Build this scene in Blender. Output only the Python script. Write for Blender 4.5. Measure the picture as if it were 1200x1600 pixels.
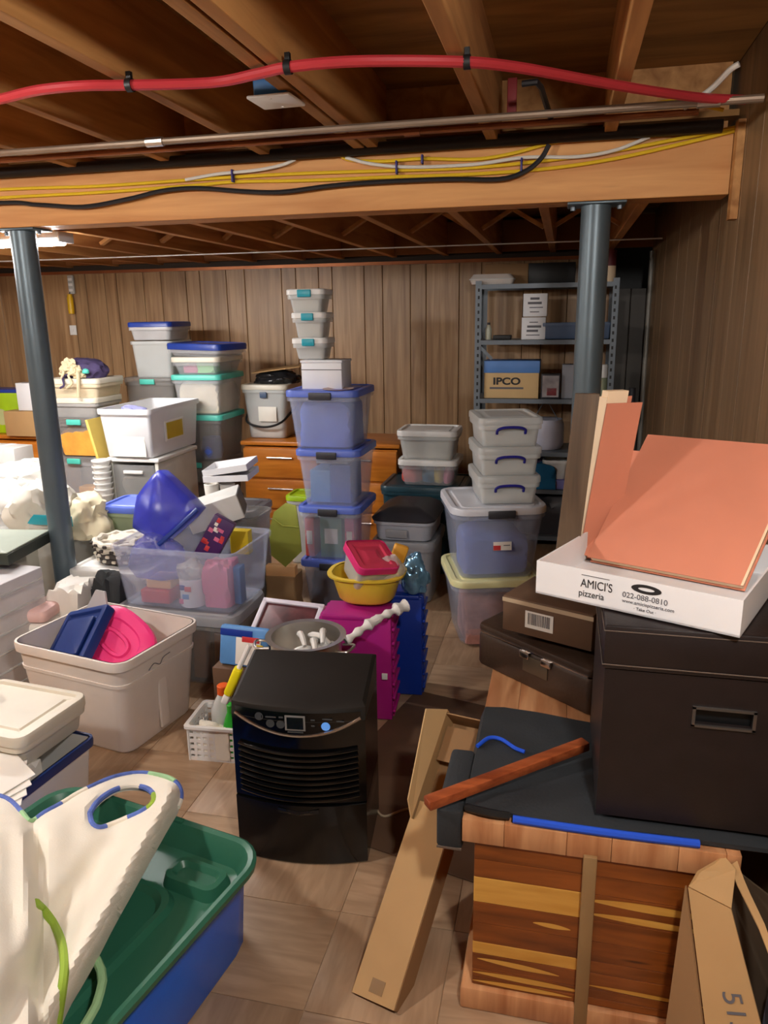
import bpy, bmesh, math, random
from mathutils import Vector, Matrix, noise, geometry
R = math.radians
for o in list(bpy.data.objects): bpy.data.objects.remove(o)
S = bpy.context.scene
COL = S.collection

# ------------------------------------------------------------------ camera
CAMH, FPX, YAW, PIT, ROLL = 1.55, 1180.0, R(13.3), R(14.6), R(0.84)
CF = Vector((-math.sin(YAW)*math.cos(PIT), math.cos(YAW)*math.cos(PIT), -math.sin(PIT)))
_r0 = Vector((math.cos(YAW), math.sin(YAW), 0)); _u0 = _r0.cross(CF)
CR = _r0*math.cos(ROLL) - _u0*math.sin(ROLL); CU = CR.cross(CF)
CP = Vector((0, 0, CAMH))
cam = bpy.data.cameras.new('camera'); camo = bpy.data.objects.new('camera', cam); COL.objects.link(camo)
cam.sensor_fit = 'VERTICAL'; cam.sensor_height = 24; cam.lens = 24*FPX/1600; cam.clip_start = .02
camo.matrix_world = Matrix(((CR.x, CU.x, -CF.x, 0), (CR.y, CU.y, -CF.y, 0), (CR.z, CU.z, -CF.z, CAMH), (0, 0, 0, 1)))
S.camera = camo
# ------------------------------------------------------------------ world and exposure
W = bpy.data.worlds.new('world'); S.world = W; W.use_nodes = True
W.node_tree.nodes['Background'].inputs[0].default_value = (.9, .8, .65, 1)
W.node_tree.nodes['Background'].inputs[1].default_value = .02
S.view_settings.view_transform = 'Standard'; S.view_settings.look = 'None'
S.view_settings.gamma = 1; S.view_settings.use_curve_mapping = False
S.view_settings.exposure = 1.08
S.cycles.use_denoising = True
S.cycles.max_bounces = 6; S.cycles.transparent_max_bounces = 18
S.cycles.use_adaptive_sampling = True; S.cycles.adaptive_threshold = .05
S.cycles.caustics_reflective = False; S.cycles.caustics_refractive = False
S.cycles.sample_clamp_indirect = 6
# lamps of the basement, with an added fill globe: (centre, length, along, power); bodies are built further down
LAMP_STRIP = ((-2.85, 3.2, 1.90), 1.25, 36)              # strip light seen at the left
LAMP_BULBS = [((-1.95, .85, 2.02), 39), ((.28, .25, 2.02), 42), ((-3.9, 1.6, 2.02), 30)]   # bare globes outside the frame; the leftmost is an added fill lamp

# where a picture point meets a plane of the room
def ray(x, y): return CF + CR*((x-600)/FPX) - CU*((y-800)/FPX)
def AZ(x, y, Z): d = ray(x, y); return CP + d*((Z-CAMH)/d.z)
def AY(x, y, Y): d = ray(x, y); return CP + d*(Y/d.y)
def AX(x, y, X): d = ray(x, y); return CP + d*(X/d.x)

# ------------------------------------------------------------------ materials
def lin(c):
    c = c/255
    return c/12.92 if c <= .04045 else ((c+.055)/1.055)**2.4
def rgb(c): return (lin(c[0]), lin(c[1]), lin(c[2]), 1)
def newmat(name):
    m = bpy.data.materials.new(name); m.use_nodes = True
    nt = m.node_tree; return m, nt, nt.nodes['Principled BSDF']
def M(name, c, rough=.5, metal=0, alpha=1, var=.06, scale=6, bump=0, bscale=40, emit=None, spec=.5, sss=0, coat=0):
    m, nt, p = newmat(name); N, L = nt.nodes.new, nt.links.new
    p.inputs['Roughness'].default_value = rough; p.inputs['Metallic'].default_value = metal
    p.inputs['Alpha'].default_value = alpha; p.inputs['Specular IOR Level'].default_value = spec
    p.inputs['Coat Weight'].default_value = coat
    c = rgb(c); p.inputs['Base Color'].default_value = c
    if var:
        tc = N('ShaderNodeTexCoord'); nz = N('ShaderNodeTexNoise'); nz.inputs['Scale'].default_value = scale
        nz.inputs['Detail'].default_value = 4; L(tc.outputs['Object'], nz.inputs['Vector'])
        rp = N('ShaderNodeValToRGB'); rp.color_ramp.elements[0].position = .3; rp.color_ramp.elements[1].position = .7
        rp.color_ramp.elements[0].color = [v*(1-var*2) for v in c[:3]]+[1]
        rp.color_ramp.elements[1].color = [min(1, v*(1+var*1.4)) for v in c[:3]]+[1]
        L(nz.outputs[0], rp.inputs[0]); L(rp.outputs[0], p.inputs['Base Color'])
    if bump:
        tc = N('ShaderNodeTexCoord'); nz = N('ShaderNodeTexNoise'); nz.inputs['Scale'].default_value = bscale
        L(tc.outputs['Object'], nz.inputs['Vector']); b = N('ShaderNodeBump'); b.inputs['Strength'].default_value = bump
        b.inputs['Distance'].default_value = .01; L(nz.outputs[0], b.inputs['Height']); L(b.outputs[0], p.inputs['Normal'])
    if emit:
        p.inputs['Emission Color'].default_value = rgb(emit[0]); p.inputs['Emission Strength'].default_value = emit[1]
    return m
def WOOD(name, c1, c2, stretch=(1, 12, 1), scale=5, rough=.55, knots=None, rand=.0, bump=.1, ramp=(.3, .7)):
    """grain stretched along one object axis; small random shift of tone from board to board"""
    m, nt, p = newmat(name); N, L = nt.nodes.new, nt.links.new
    p.inputs['Roughness'].default_value = rough
    tc = N('ShaderNodeTexCoord'); mp = N('ShaderNodeMapping'); mp.inputs['Scale'].default_value = stretch
    oi = N('ShaderNodeObjectInfo'); ad = N('ShaderNodeVectorMath'); ad.operation = 'ADD'
    sc = N('ShaderNodeVectorMath'); sc.operation = 'SCALE'; sc.inputs[3].default_value = 37
    cb = N('ShaderNodeCombineXYZ'); L(oi.outputs['Random'], cb.inputs[0]); L(oi.outputs['Random'], cb.inputs[2])
    L(cb.outputs[0], sc.inputs[0]); L(tc.outputs['Object'], mp.inputs['Vector']); L(mp.outputs[0], ad.inputs[0]); L(sc.outputs[0], ad.inputs[1])
    nz = N('ShaderNodeTexNoise'); nz.inputs['Scale'].default_value = scale; nz.inputs['Detail'].default_value = 6
    nz.inputs['Distortion'].default_value = .6; L(ad.outputs[0], nz.inputs['Vector'])
    rp = N('ShaderNodeValToRGB'); rp.color_ramp.elements[0].position, rp.color_ramp.elements[1].position = ramp
    rp.color_ramp.elements[0].color = rgb(c1); rp.color_ramp.elements[1].color = rgb(c2); L(nz.outputs[0], rp.inputs[0])
    out = rp.outputs[0]
    if knots:
        vo = N('ShaderNodeTexVoronoi'); vo.inputs['Scale'].default_value = knots; L(ad.outputs[0], vo.inputs['Vector'])
        r2 = N('ShaderNodeValToRGB'); r2.color_ramp.elements[0].position = .04; r2.color_ramp.elements[1].position = .12
        r2.color_ramp.elements[0].color = (.25, .2, .15, 1); r2.color_ramp.elements[1].color = (1, 1, 1, 1); L(vo.outputs['Distance'], r2.inputs[0])
        mx = N('ShaderNodeMix'); mx.data_type = 'RGBA'; mx.blend_type = 'MULTIPLY'; mx.inputs[0].default_value = 1
        L(out, mx.inputs[6]); L(r2.outputs[0], mx.inputs[7]); out = mx.outputs[2]
    if rand:
        hs = N('ShaderNodeHueSaturation'); mr = N('ShaderNodeMapRange'); mr.inputs[3].default_value = 1-rand; mr.inputs[4].default_value = 1+rand
        L(oi.outputs['Random'], mr.inputs[0]); L(mr.outputs[0], hs.inputs['Value']); L(out, hs.inputs['Color']); out = hs.outputs[0]
    L(out, p.inputs['Base Color'])
    if bump:
        b = N('ShaderNodeBump'); b.inputs['Strength'].default_value = bump; b.inputs['Distance'].default_value = .004
        L(nz.outputs[0], b.inputs['Height']); L(b.outputs[0], p.inputs['Normal'])
    return m

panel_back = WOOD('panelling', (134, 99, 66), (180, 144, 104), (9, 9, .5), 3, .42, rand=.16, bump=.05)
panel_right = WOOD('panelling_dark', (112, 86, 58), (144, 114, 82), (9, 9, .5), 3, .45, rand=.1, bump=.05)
joist_m = WOOD('joist_wood', (150, 98, 48), (202, 148, 88), (6, .5, 6), 3, .7, rand=.12)
joist_far_m = WOOD('joist_wood_far', (158, 98, 46), (205, 145, 82), (6, .5, 6), 3, .7, rand=.12)
beam_m = WOOD('beam_wood', (186, 122, 62), (220, 160, 96), (.5, 6, 6), 3, .6, knots=2.2)
ply_m = WOOD('plywood', (126, 84, 36), (176, 126, 62), (.8, 5, 1), 2.2, .7, rand=.08)
floor_m = WOOD('vinyl_tile', (156, 126, 98), (180, 150, 120), (14, 2, 3), 3.0, .42, rand=.035, bump=.03)
dresser_m = WOOD('orange_wood', (176, 98, 24), (208, 128, 44), (.8, 8, 8), 3, .35)
cedar_m = WOOD('cedar_dark', (98, 48, 14), (152, 82, 30), (1, 8, 8), 3.5, .35, knots=3)
cedar_l = WOOD('cedar_light', (200, 142, 56), (224, 172, 84), (1, 8, 8), 3.5, .35)
cedar_top = WOOD('cedar_top', (168, 108, 68), (212, 158, 112), (9, 1, 1), 3, .3)
stick_m = WOOD('stained_trim', (120, 52, 24), (176, 92, 50), (1, 8, 8), 5, .4)
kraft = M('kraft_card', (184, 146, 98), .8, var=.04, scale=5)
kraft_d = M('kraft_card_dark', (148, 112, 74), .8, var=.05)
brown_card = M('brown_card', (98, 72, 52), .75, var=.08)
white_card = M('white_card', (232, 232, 234), .6, var=.02)
terra = M('terracotta_card', (204, 128, 100), .65, var=.05, scale=4)
cream = M('cream_card', (232, 206, 172), .7, var=.03)
darkbox_m = M('dark_brown_leatherette', (31, 23, 23), .42, var=.08, scale=20, bump=.06, bscale=220)
seam_m = M('seam_thread', (98, 84, 74), .6)
brief_m = M('dark_leather', (58, 42, 32), .4, var=.1, bump=.08, bscale=90)
black_gloss = M('black_gloss_plastic', (9, 9, 10), .16, var=0)
black_mat = M('black_satin_plastic', (28, 26, 24), .42, var=.1)
black_cloth = M('black_nylon', (40, 44, 48), .7, var=.08, bump=.1, bscale=120)
black_void = M('black_plastic', (12, 12, 13), .5, var=0)
bluezip = M('blue_zip', (30, 84, 214), .5, var=.03)
chrome = M('chrome', (205, 200, 198), .22, 1, var=0)
steel = M('stainless_steel', (226, 222, 216), .34, 1, var=.03)
postgrey = M('grey_painted_steel', (94, 108, 116), .38, .35, var=.06, scale=4)
shelfgrey = M('shelf_steel', (112, 120, 128), .45, .3, var=.05)
pex = M('red_pex', (170, 48, 54), .3, var=.04)
conduit = M('galvanised_pipe', (150, 130, 112), .4, .6, var=.08)
copper = M('copper_pipe', (150, 92, 58), .4, .7, var=.1)
blackpipe = M('black_iron_pipe', (38, 30, 26), .5, .3, var=.1)
yellow_cable = M('yellow_cable', (226, 186, 34), .45, var=.03)
white_cable = M('white_cable', (214, 208, 198), .5, var=.02)
black_cable = M('black_cable', (26, 26, 30), .45, var=0)
bluebox_m = M('blue_electric_box', (24, 92, 150), .5, var=.03)
navy_tie = M('navy_tie', (50, 48, 120), .5, var=0)
lamp_housing = M('lamp_housing', (230, 230, 230), .5, var=0)
lamp_glow = M('lamp_diffuser', (255, 250, 240), .5, var=0, emit=((255, 246, 232), 9))
beige = M('beige_plastic', (228, 217, 208), .42, var=.03)
white_pl = M('white_plastic', (232, 230, 226), .4, var=.02)
cream_pl = M('cream_plastic', (216, 208, 190), .42, var=.03)
grey_pl = M('grey_plastic', (150, 152, 158), .42, var=.04)
clear = M('clear_plastic', (222, 224, 228), .22, alpha=.24, var=.02)
clear_b = M('clear_plastic_cool', (206, 214, 236), .22, alpha=.24, var=.02)
milky = M('milky_plastic', (226, 228, 226), .3, alpha=.5, var=.02)
smoky = M('smoky_plastic', (160, 158, 156), .25, alpha=.4, var=.03)
white_mk = M('milky_white_plastic', (236, 236, 238), .35, alpha=.88, var=.02)
pink_clear = M('pink_clear_plastic', (222, 70, 100), .2, alpha=.85, var=.02)
blue_film = M('blue_film', (62, 72, 214), .3, alpha=.72, var=.1, scale=9)
bagfilm = M('white_bag_film', (214, 208, 196), .3, alpha=.85, var=.05)
clearfilm = M('clear_bag_film', (226, 226, 222), .18, alpha=.5, var=.04)
bluelid = M('periwinkle_lid', (86, 108, 196), .4, var=.03)
navylid = M('navy_lid', (34, 62, 148), .32, var=.03)
navy = M('navy_plastic', (20, 48, 112), .35, var=.03)
teal = M('teal_plastic', (84, 200, 182), .4, var=.03)
tealblue = M('teal_blue_plastic', (30, 160, 180), .4, var=.03)
pink = M('hot_pink_plastic', (232, 52, 126), .38, var=.03)
magenta = M('magenta_plastic', (176, 30, 130), .42, var=.04)
royal = M('royal_blue_plastic', (12, 52, 152), .4, var=.04)
brightblue = M('bright_blue_plastic', (0, 110, 255), .25, var=.05)
green_tray = M('dark_green_plastic', (46, 104, 82), .38, var=.04)
yellow_pl = M('yellow_plastic', (236, 204, 66), .4, var=.03)
byellow = M('bright_yellow', (244, 226, 20), .4, var=.02)
paleyellow = M('pale_yellow_plastic', (226, 222, 168), .4, var=.02)
bgreen = M('bright_green_plastic', (40, 172, 40), .35, var=.03)
orange_pl = M('orange_plastic', (236, 96, 26), .4, var=.02)
lime = M('lime_green', (164, 200, 20), .5, var=.08)
olive = M('olive_felt', (150, 158, 66), .85, var=.06, bump=.1)
white_cloth = M('white_fabric', (234, 228, 214), .85, var=.03, bump=.12, bscale=260)
cream_cloth = M('cream_fabric', (226, 212, 188), .9, var=.1, bump=.2)
orange_cloth = M('orange_fabric', (226, 158, 62), .85, var=.12, bump=.2)
yellow_cloth = M('yellow_fabric', (234, 190, 70), .85, var=.1, bump=.2)
blue_cloth = M('blue_fabric', (84, 112, 208), .85, var=.08)
navy_cloth = M('navy_fabric', (36, 46, 110), .85, var=.1)
tealcloth = M('teal_fabric', (24, 104, 150), .85, var=.08)
red_cloth = M('red_fabric', (214, 84, 74), .85, var=.1)
purple_cloth = M('purple_fabric', (66, 54, 92), .8, var=.2, scale=14)
tan_cloth = M('tan_cord', (214, 196, 160), .85, var=.06)
trim_blue = M('trim_blue', (88, 112, 190), .8, var=.15, scale=30)
trim_green = M('trim_green', (150, 182, 60), .8, var=.1)
trim_aqua = M('trim_aqua', (156, 200, 150), .8, var=.1)
purple_print = M('purple_gift_wrap', (66, 28, 92), .4, var=.1)
red_print = M('red_print', (208, 56, 58), .45, var=.05)
pink_print = M('pink_print', (222, 110, 150), .45, var=.1)
sky_print = M('sky_blue_print', (92, 150, 214), .45, var=.1)
label_yellow = M('yellow_label', (206, 176, 20), .5, var=.02)
ink = M('black_ink', (34, 32, 34), .6, var=0)
greyink = M('grey_ink', (96, 94, 100), .6, var=0)
green_dark = M('dark_green_box', (44, 50, 40), .5, var=.05)
green_grey = M('grey_green_top', (150, 158, 146), .45, var=.05)
paper_w = M('white_paper', (236, 232, 224), .7, var=.02)
peach = M('peach_paper', (230, 180, 124), .7, var=.03)
paperbag = M('brown_paper', (156, 124, 86), .8, var=.1, bump=.3, bscale=9)
slate = M('slate_blue_plastic', (78, 96, 124), .45, var=.04)
mid_blue_card = M('blue_card', (88, 136, 204), .5, var=.03)
woven_d = M('dark_weave', (62, 54, 50), .7, var=.1)
woven_l = M('pale_weave', (214, 206, 190), .7, var=.05)
charcoal = M('charcoal_plastic', (54, 54, 60), .45, var=.05)
dark_teal = M('dark_teal_plastic', (38, 70, 82), .35, alpha=.9, var=.05)
pole_m = M('pole_grey', (128, 124, 116), .45, .3, var=.08)
jeans = M('denim', (110, 122, 144), .85, var=.15)
skin_cable = M('pale_cord', (176, 158, 132), .6, var=0)

# ------------------------------------------------------------------ mesh builder
class MB:
    def __init__(s): s.v, s.f = [], []
    def add(s, vs, fs, T=None):
        k = len(s.v)
        s.v += [(T @ Vector(p)) if T else Vector(p) for p in vs]; s.f += [[i+k for i in f] for f in fs]; return s
    def box(s, c, d, T=None):
        x, y, z = d[0]/2, d[1]/2, d[2]/2; cx, cy, cz = c
        vs = [(cx+a*x, cy+b*y, cz+e*z) for e in (-1, 1) for b in (-1, 1) for a in (-1, 1)]
        return s.add(vs, [(0, 2, 3, 1), (4, 5, 7, 6), (0, 1, 5, 4), (2, 6, 7, 3), (0, 4, 6, 2), (1, 3, 7, 5)], T)
    def loft(s, rings, cap0=True, cap1=True, closed=True, T=None):
        n = len(rings[0]); vs = [p for r in rings for p in r]; fs = []
        for i in range(len(rings)-1):
            for j in range(n if closed else n-1):
                a, b = i*n+j, i*n+(j+1) % n
                fs.append((a, b, b+n, a+n))
        if cap0: fs.append(tuple(range(n))[::-1])
        if cap1: fs.append(tuple(range((len(rings)-1)*n, len(rings)*n)))
        return s.add(vs, fs, T)
    def tube(s, pts, r, n=8, T=None, caps=True):
        pts = [Vector(p) for p in pts]; rings = []; up = None
        for i, p in enumerate(pts):
            t = (pts[min(i+1, len(pts)-1)] - pts[max(i-1, 0)]).normalized()
            if up is None: up = Vector((0, 0, 1)) if abs(t.z) < .9 else Vector((1, 0, 0))
            u = (up - t*up.dot(t)).normalized(); up = u; w = t.cross(u); rr = r[i] if isinstance(r, (list, tuple)) else r
            rings.append([p + u*math.cos(a)*rr + w*math.sin(a)*rr for a in [k*2*math.pi/n for k in range(n)]])
        return s.loft(rings, caps, caps, T=T)
    def lathe(s, prof, n=28, c=(0, 0, 0), T=None, sx=1, sy=1, cap0=False, cap1=False):
        return s.loft([[(c[0]+r*math.cos(k*2*math.pi/n)*sx, c[1]+r*math.sin(k*2*math.pi/n)*sy, c[2]+z) for k in range(n)] for r, z in prof], cap0, cap1, T=T)
    def rbox(s, c, d, r=.01, b=.004, T=None, n=4):
        w, dd, h = d; z = c[2]-h/2
        b = min(b, h/3); rs = []
        for zz, ins in ((0, b), (b*.3, b*.3), (b, 0), (h-b, 0), (h-b*.3, b*.3), (h, b)):
            rs.append(rrect(w-2*ins, dd-2*ins, max(r-ins, .0015), z+zz, c[0], c[1], n))
        return s.loft(rs, T=T)
    def build(s, name, mat, parent=None, loc=None, rz=0, smooth=True, rot=None):
        me = bpy.data.meshes.new(name); me.from_pydata([tuple(p) for p in s.v], [], s.f); me.validate(); me.update()
        bm = bmesh.new(); bm.from_mesh(me); bmesh.ops.recalc_face_normals(bm, faces=bm.faces); bm.to_mesh(me); bm.free()
        me.materials.append(mat)
        if smooth: me.set_sharp_from_angle(angle=R(35)); me.polygons.foreach_set('use_smooth', [True]*len(me.polygons))
        o = bpy.data.objects.new(name, me); COL.objects.link(o)
        if parent: o.parent = parent
        if loc is not None: o.location = loc
        if rot is not None: o.rotation_euler = rot
        elif rz: o.rotation_euler = (0, 0, rz)
        return o
def rrect(w, d, r, z, cx=0, cy=0, n=4):
    r = max(.0005, min(r, w/2-.0004, d/2-.0004)); out = []
    for qx, qy, a0 in ((1, 1, 0), (-1, 1, 90), (-1, -1, 180), (1, -1, 270)):
        for k in range(n+1):
            a = R(a0+90*k/n); out.append(Vector((cx+qx*(w/2-r)+r*math.cos(a), cy+qy*(d/2-r)+r*math.sin(a), z)))
    return out
def tag(o, label=None, cat=None, group=None, kind=None):
    if label: o['label'] = label
    if cat: o['category'] = cat
    if group: o['group'] = group
    if kind: o['kind'] = kind
    return o
def thing(name, label, cat, loc=(0, 0, 0), rz=0, group=None, rot=None):
    o = bpy.data.objects.new(name, None); COL.objects.link(o); o.empty_display_size = .05
    o.location = loc; o.rotation_euler = rot if rot else (0, 0, rz)
    return tag(o, label, cat, group)
def one(mb, name, label, cat, mat, loc=(0, 0, 0), rz=0, group=None, rot=None, smooth=True):
    return tag(mb.build(name, mat, None, loc, rz, smooth, rot), label, cat, group)
def basis(o, ax, ay=None, az=None):
    ax, ay, az = [Vector(v) for v in (ax, ay, az)]
    return Matrix(((ax.x, ay.x, az.x, o[0]), (ax.y, ay.y, az.y, o[1]), (ax.z, ay.z, az.z, o[2]), (0, 0, 0, 1)))
def blob(rx, ry, rz, seed=0, amp=.25, freq=3.0, sub=4, flat=.0, cut=None, bot=True):
    """crumpled lump resting on z = 0"""
    bm = bmesh.new(); bmesh.ops.create_icosphere(bm, subdivisions=sub, radius=1); mb = MB()
    for v in bm.verts:
        p = v.co.copy()
        if cut: p = p/((abs(p.x)**4+abs(p.y)**4+abs(p.z)**4)**.25)
        q = p*freq + Vector((seed*7.3, seed*3.1, seed))
        d = 1 + amp*(noise.noise(q*.55)*.9 + .6*(.4-abs(noise.noise(q*1.1))) + .3*(.4-abs(noise.noise(q*2.3))))
        p = Vector((p.x*d*rx, p.y*d*ry, p.z*d*rz))
        if cut: p.x = max(-cut[0], min(cut[0], p.x)); p.y = max(-cut[1], min(cut[1], p.y))
        p.z = max(p.z, -rz*.55) + rz*.55
        if cut and len(cut) > 2: p.z = min(p.z, cut[2])
        v.co = p
    bm.verts.index_update()
    mb.add([v.co.copy() for v in bm.verts], [[v.index for v in f.verts] for f in bm.faces]); bm.free(); return mb
def text_mesh(body, size, name, mat, parent, loc, rot, depth=.0006, align='CENTER', sx=1, bold=0):
    cu = bpy.data.curves.new(name, 'FONT'); cu.body = body; cu.size = size; cu.extrude = depth; cu.offset = bold; cu.align_x = align; cu.align_y = 'CENTER'
    t = bpy.data.objects.new(name, cu); COL.objects.link(t); dg = bpy.context.evaluated_depsgraph_get()
    me = bpy.data.meshes.new_from_object(t.evaluated_get(dg)); bpy.data.objects.remove(t)
    me.materials.clear(); me.materials.append(mat)
    o = bpy.data.objects.new(name, me); COL.objects.link(o); o.parent = parent; o.location = loc; o.rotation_euler = rot; o.scale = (sx, 1, 1)
    return o
def smoothpath(pts, n=8):
    P = [Vector(p) for p in pts]; P = [P[0]*2-P[1]]+P+[P[-1]*2-P[-2]]; out = []
    for i in range(1, len(P)-2):
        for k in range(n):
            t = k/n; a, b, c, d = P[i-1], P[i], P[i+1], P[i+2]
            out.append(.5*((2*b)+(c-a)*t+(2*a-5*b+4*c-d)*t*t+(3*b-3*c+d-a)*t**3))
    out.append(P[-2]); return out

# ------------------------------------------------------------------ the room
WX, BY, LX, NY = .535, 5.5, -5.4, -2.2      # right wall, back wall, left wall, near wall
def struct(o): o['kind'] = 'structure'; return o
random.seed(4)
# floor with vinyl tiles
fl = struct(MB().box(((WX+LX)/2, 2, -.052), (WX-LX+.4, 9, .1)).build('floor', floor_m, smooth=False))
tile = MB().rbox((0, 0, -.0005), (.3035, .3035, .003), .002, .001, n=1)
t0 = None
for i in range(10):
    for j in range(11):
        loc = (-2.5+.305*i, .55+.305*j, 0)
        if t0 is None: t0 = tile.build('tile', floor_m, fl, loc); continue
        c = t0.copy(); c.location = loc; c.rotation_euler = (0, 0, R(90)*((i+j) % 2)); COL.objects.link(c); c.parent = fl
# walls: a dark backing with random width boards
def boards(root, along, lo, hi, z0, z1, mat, seed, pos, sgn, widths, gap=.0035):
    random.seed(seed); a = lo; k = 0
    while a < hi-.02:
        w = min(widths[k % len(widths)]*random.uniform(.9, 1.1), hi-a); k += 1
        d = .010+random.uniform(-.001, .0012)
        mb = MB()
        if along == 'x': mb.rbox((0, 0, 0), (w-gap, d, z1-z0), .003, .002, n=1); loc = (a+w/2, pos, (z0+z1)/2)
        else: mb.rbox((0, 0, 0), (d, w-gap, z1-z0), .001, .0006, n=1); loc = (pos, a+w/2, (z0+z1)/2)
        mb.build('plank', mat, root, loc, smooth=False); a += w
wb = struct(MB().box(((LX-.1+.31)/2, BY+.06, 1.1), (.31-LX+.1, .1, 2.3)).build('wall_back', M('wall_backing', (52, 38, 26), .8), smooth=False))
boards(wb, 'x', LX, .31, 0, 1.90, panel_back, 3, BY+.004, -1, [.16, .10, .24, .14, .2, .11, .22, .15, .27, .12])
wb2 = struct(MB().box(((.31+WX+.1)/2, BY+.06, .85), (WX+.1-.31, .1, 1.7)).build('wall_back_corner', M('wall_backing_shade', (24, 20, 17), .8), smooth=False))
boards(wb2, 'x', .312, WX, 0, 1.70, M('corner_panel_shade', (74, 68, 62), .5, var=.06), 9, BY+.004, -1, [.11, .112])  # same panelling; the corner's shadow is put into the darker colour
wr = struct(MB().box((WX+.06, (BY+NY)/2, 1.2), (.1, BY-NY, 2.5)).build('wall_right', bpy.data.materials['wall_backing'], smooth=False))
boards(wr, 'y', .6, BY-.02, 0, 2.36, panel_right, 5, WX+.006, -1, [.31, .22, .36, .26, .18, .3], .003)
struct(MB().box((LX-.06, (BY+NY)/2, 1.2), (.1, BY-NY, 2.5)).build('wall_left', panel_back, smooth=False))
struct(MB().box(((LX+WX)/2, NY-.06, 1.2), (WX-LX, .1, 2.5)).build('wall_near', panel_back, smooth=False))
struct(MB().box(((LX+WX)/2, BY+.75, 1.2), (WX-LX+1, .1, 2.5)).build('wall_outer', black_void, smooth=False))  # coloured black to give the darkness of the opening above the low corner
# trim along the top of the back wall with a thin pipe
tr = struct(MB().box(((LX+.3)/2, BY-.012, 1.906), (.3-LX, .03, .022)).build('trim_1', copper, smooth=False))
struct(MB().box((WX-.012, 2.86, 1.99), (.024, .05, .30)).build('trim_2', joist_m, smooth=False))
# ceiling: subfloor sheets on joists; low joists behind the beam
cl = struct(MB().box(((LX+WX)/2, .35, 2.39), (WX-LX+.3, 5.3, .02)).build('ceiling', ply_m, smooth=False))
for i, x in enumerate((-4.6, -3.38, -2.16, -.94, .28)):
    for j, y in enumerate((-1.6, .84, 2.62)):
        w = 1.215 if x < 0 else .6
        MB().box((0, 0, 0), (w-.004, (2.43 if j < 1 else (1.12 if j == 1 else 2.43))-.004, .018)).build('plywood_sheet', ply_m, cl, (x+.12-(0 if x < 0 else .3), y if j != 1 else y+.36, 2.371), smooth=False) if j < 2 else None
MB().box(((LX+WX)/2, 2.48, 2.371), (WX-LX, 1.4, .018)).build('plywood_sheet', ply_m, cl, smooth=False)
JZ = 2.13
for x in (-4.7, -4.3, -3.9, -3.5, -3.1, -2.7, -2.3, -1.9, -1.5, -1.095, -.735, -.685, -.262, .132):
    w = .04
    MB().rbox((0, 0, 0), (w, 5.2, .235), .003, .003, n=1).build('joist', joist_m, cl, (x-.012, .40, JZ+.1175), smooth=False)
c2 = struct(MB().box(((LX+WX)/2, 4.7, 2.19), (WX-LX+.3, 3.45, .02)).build('ceiling_far', ply_m, smooth=False))
FJ = 1.945
fx = [-4.6, -4.2, -3.8, -3.4, -3.02, -2.64, -2.26, -1.88, -1.585, -1.2, -.83, -.46, -.1, .27]
for x in fx:
    MB().rbox((0, 0, 0), (.04, 2.85, .235), .003, .003, n=1).build('joist', joist_far_m, c2, (x, 4.45, FJ+.1175), smooth=False)
for i in range(len(fx)-1):          # cross bridging between the joists
    xa, xb = fx[i]+.02, fx[i+1]-.02
    for s, yb in ((0, 4.1), (1, 4.14)):
        z0, z1 = (FJ+.02, FJ+.21) if s == 0 else (FJ+.21, FJ+.02)
        v = Vector((xb-xa, 0, z1-z0)); ang = math.atan2(v.z, v.x)
        MB().box((0, 0, 0), (v.length-.015, .035, .018)).build('bridging', joist_far_m, c2, ((xa+xb)/2, yb, (z0+z1)/2), rot=(0, -ang, 0), smooth=False)
MB().box(((LX+WX)/2, BY-.06, FJ+.11), (WX-LX, .04, .20)).build('rim_joist', M('rim_joist_wood', (150, 96, 48), .7), c2, smooth=False)
for y in (4.62,):
    one(MB().tube([(LX, y, FJ-.008), (.5, y, FJ-.008)], .004, 6), 'ceiling_wire', 'thin pale wire stapled across the far joists, %s the room' % ('nearer the middle of' if y < 4.8 else 'close to the back wall of'), 'wire', white_cable)
# main beam
bt = thing('support_beam', 'long built-up wooden beam carrying the ceiling joists across the basement', 'beam', (0, 2.97, 1.925))
MB().rbox(((-5.3+.515)/2, -.045, .1), (5.815, .044, .20), .003, .003, n=1).build('beam_board', beam_m, bt, smooth=False)
MB().rbox(((-5.3+.515)/2, .0, .1), (5.815, .044, .20), .003, .003, n=1).build('beam_board', beam_m, bt, smooth=False)
MB().rbox(((-5.3+.515)/2, .045, .1), (5.815, .044, .20), .003, .003, n=1).build('beam_board', beam_m, bt, smooth=False)
MB().box(((-5.3+.515)/2, .085, .325), (5.815, .02, .25)).build('blocking', joist_m, bt, smooth=False)
# steel posts
def post(x, label):
    t = thing('steel_post', label, 'post', (x, 2.97, 0))
    MB().lathe([(.0, 0), (.052, 0), (.052, 1.915), (0, 1.915)], 28).build('column', postgrey, t)
    MB().rbox((0, 0, 1.92), (.2, .13, .008), .004, .002, n=2).build('top_plate', postgrey, t)
    MB().rbox((0, 0, .005), (.18, .18, .008), .004, .002, n=2).build('base_plate', postgrey, t)
    for sx in (-.08, .08):
        MB().lathe([(0, 1.902), (.009, 1.902), (.009, 1.916), (0, 1.916)], 6, c=(sx, 0, 0)).build('bolt', shelfgrey, t)
post(-2.262, 'grey steel post at the left, rising among the plastic bags and totes')
post(.09, 'grey steel post at the right, standing in front of the metal shelving')
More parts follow.
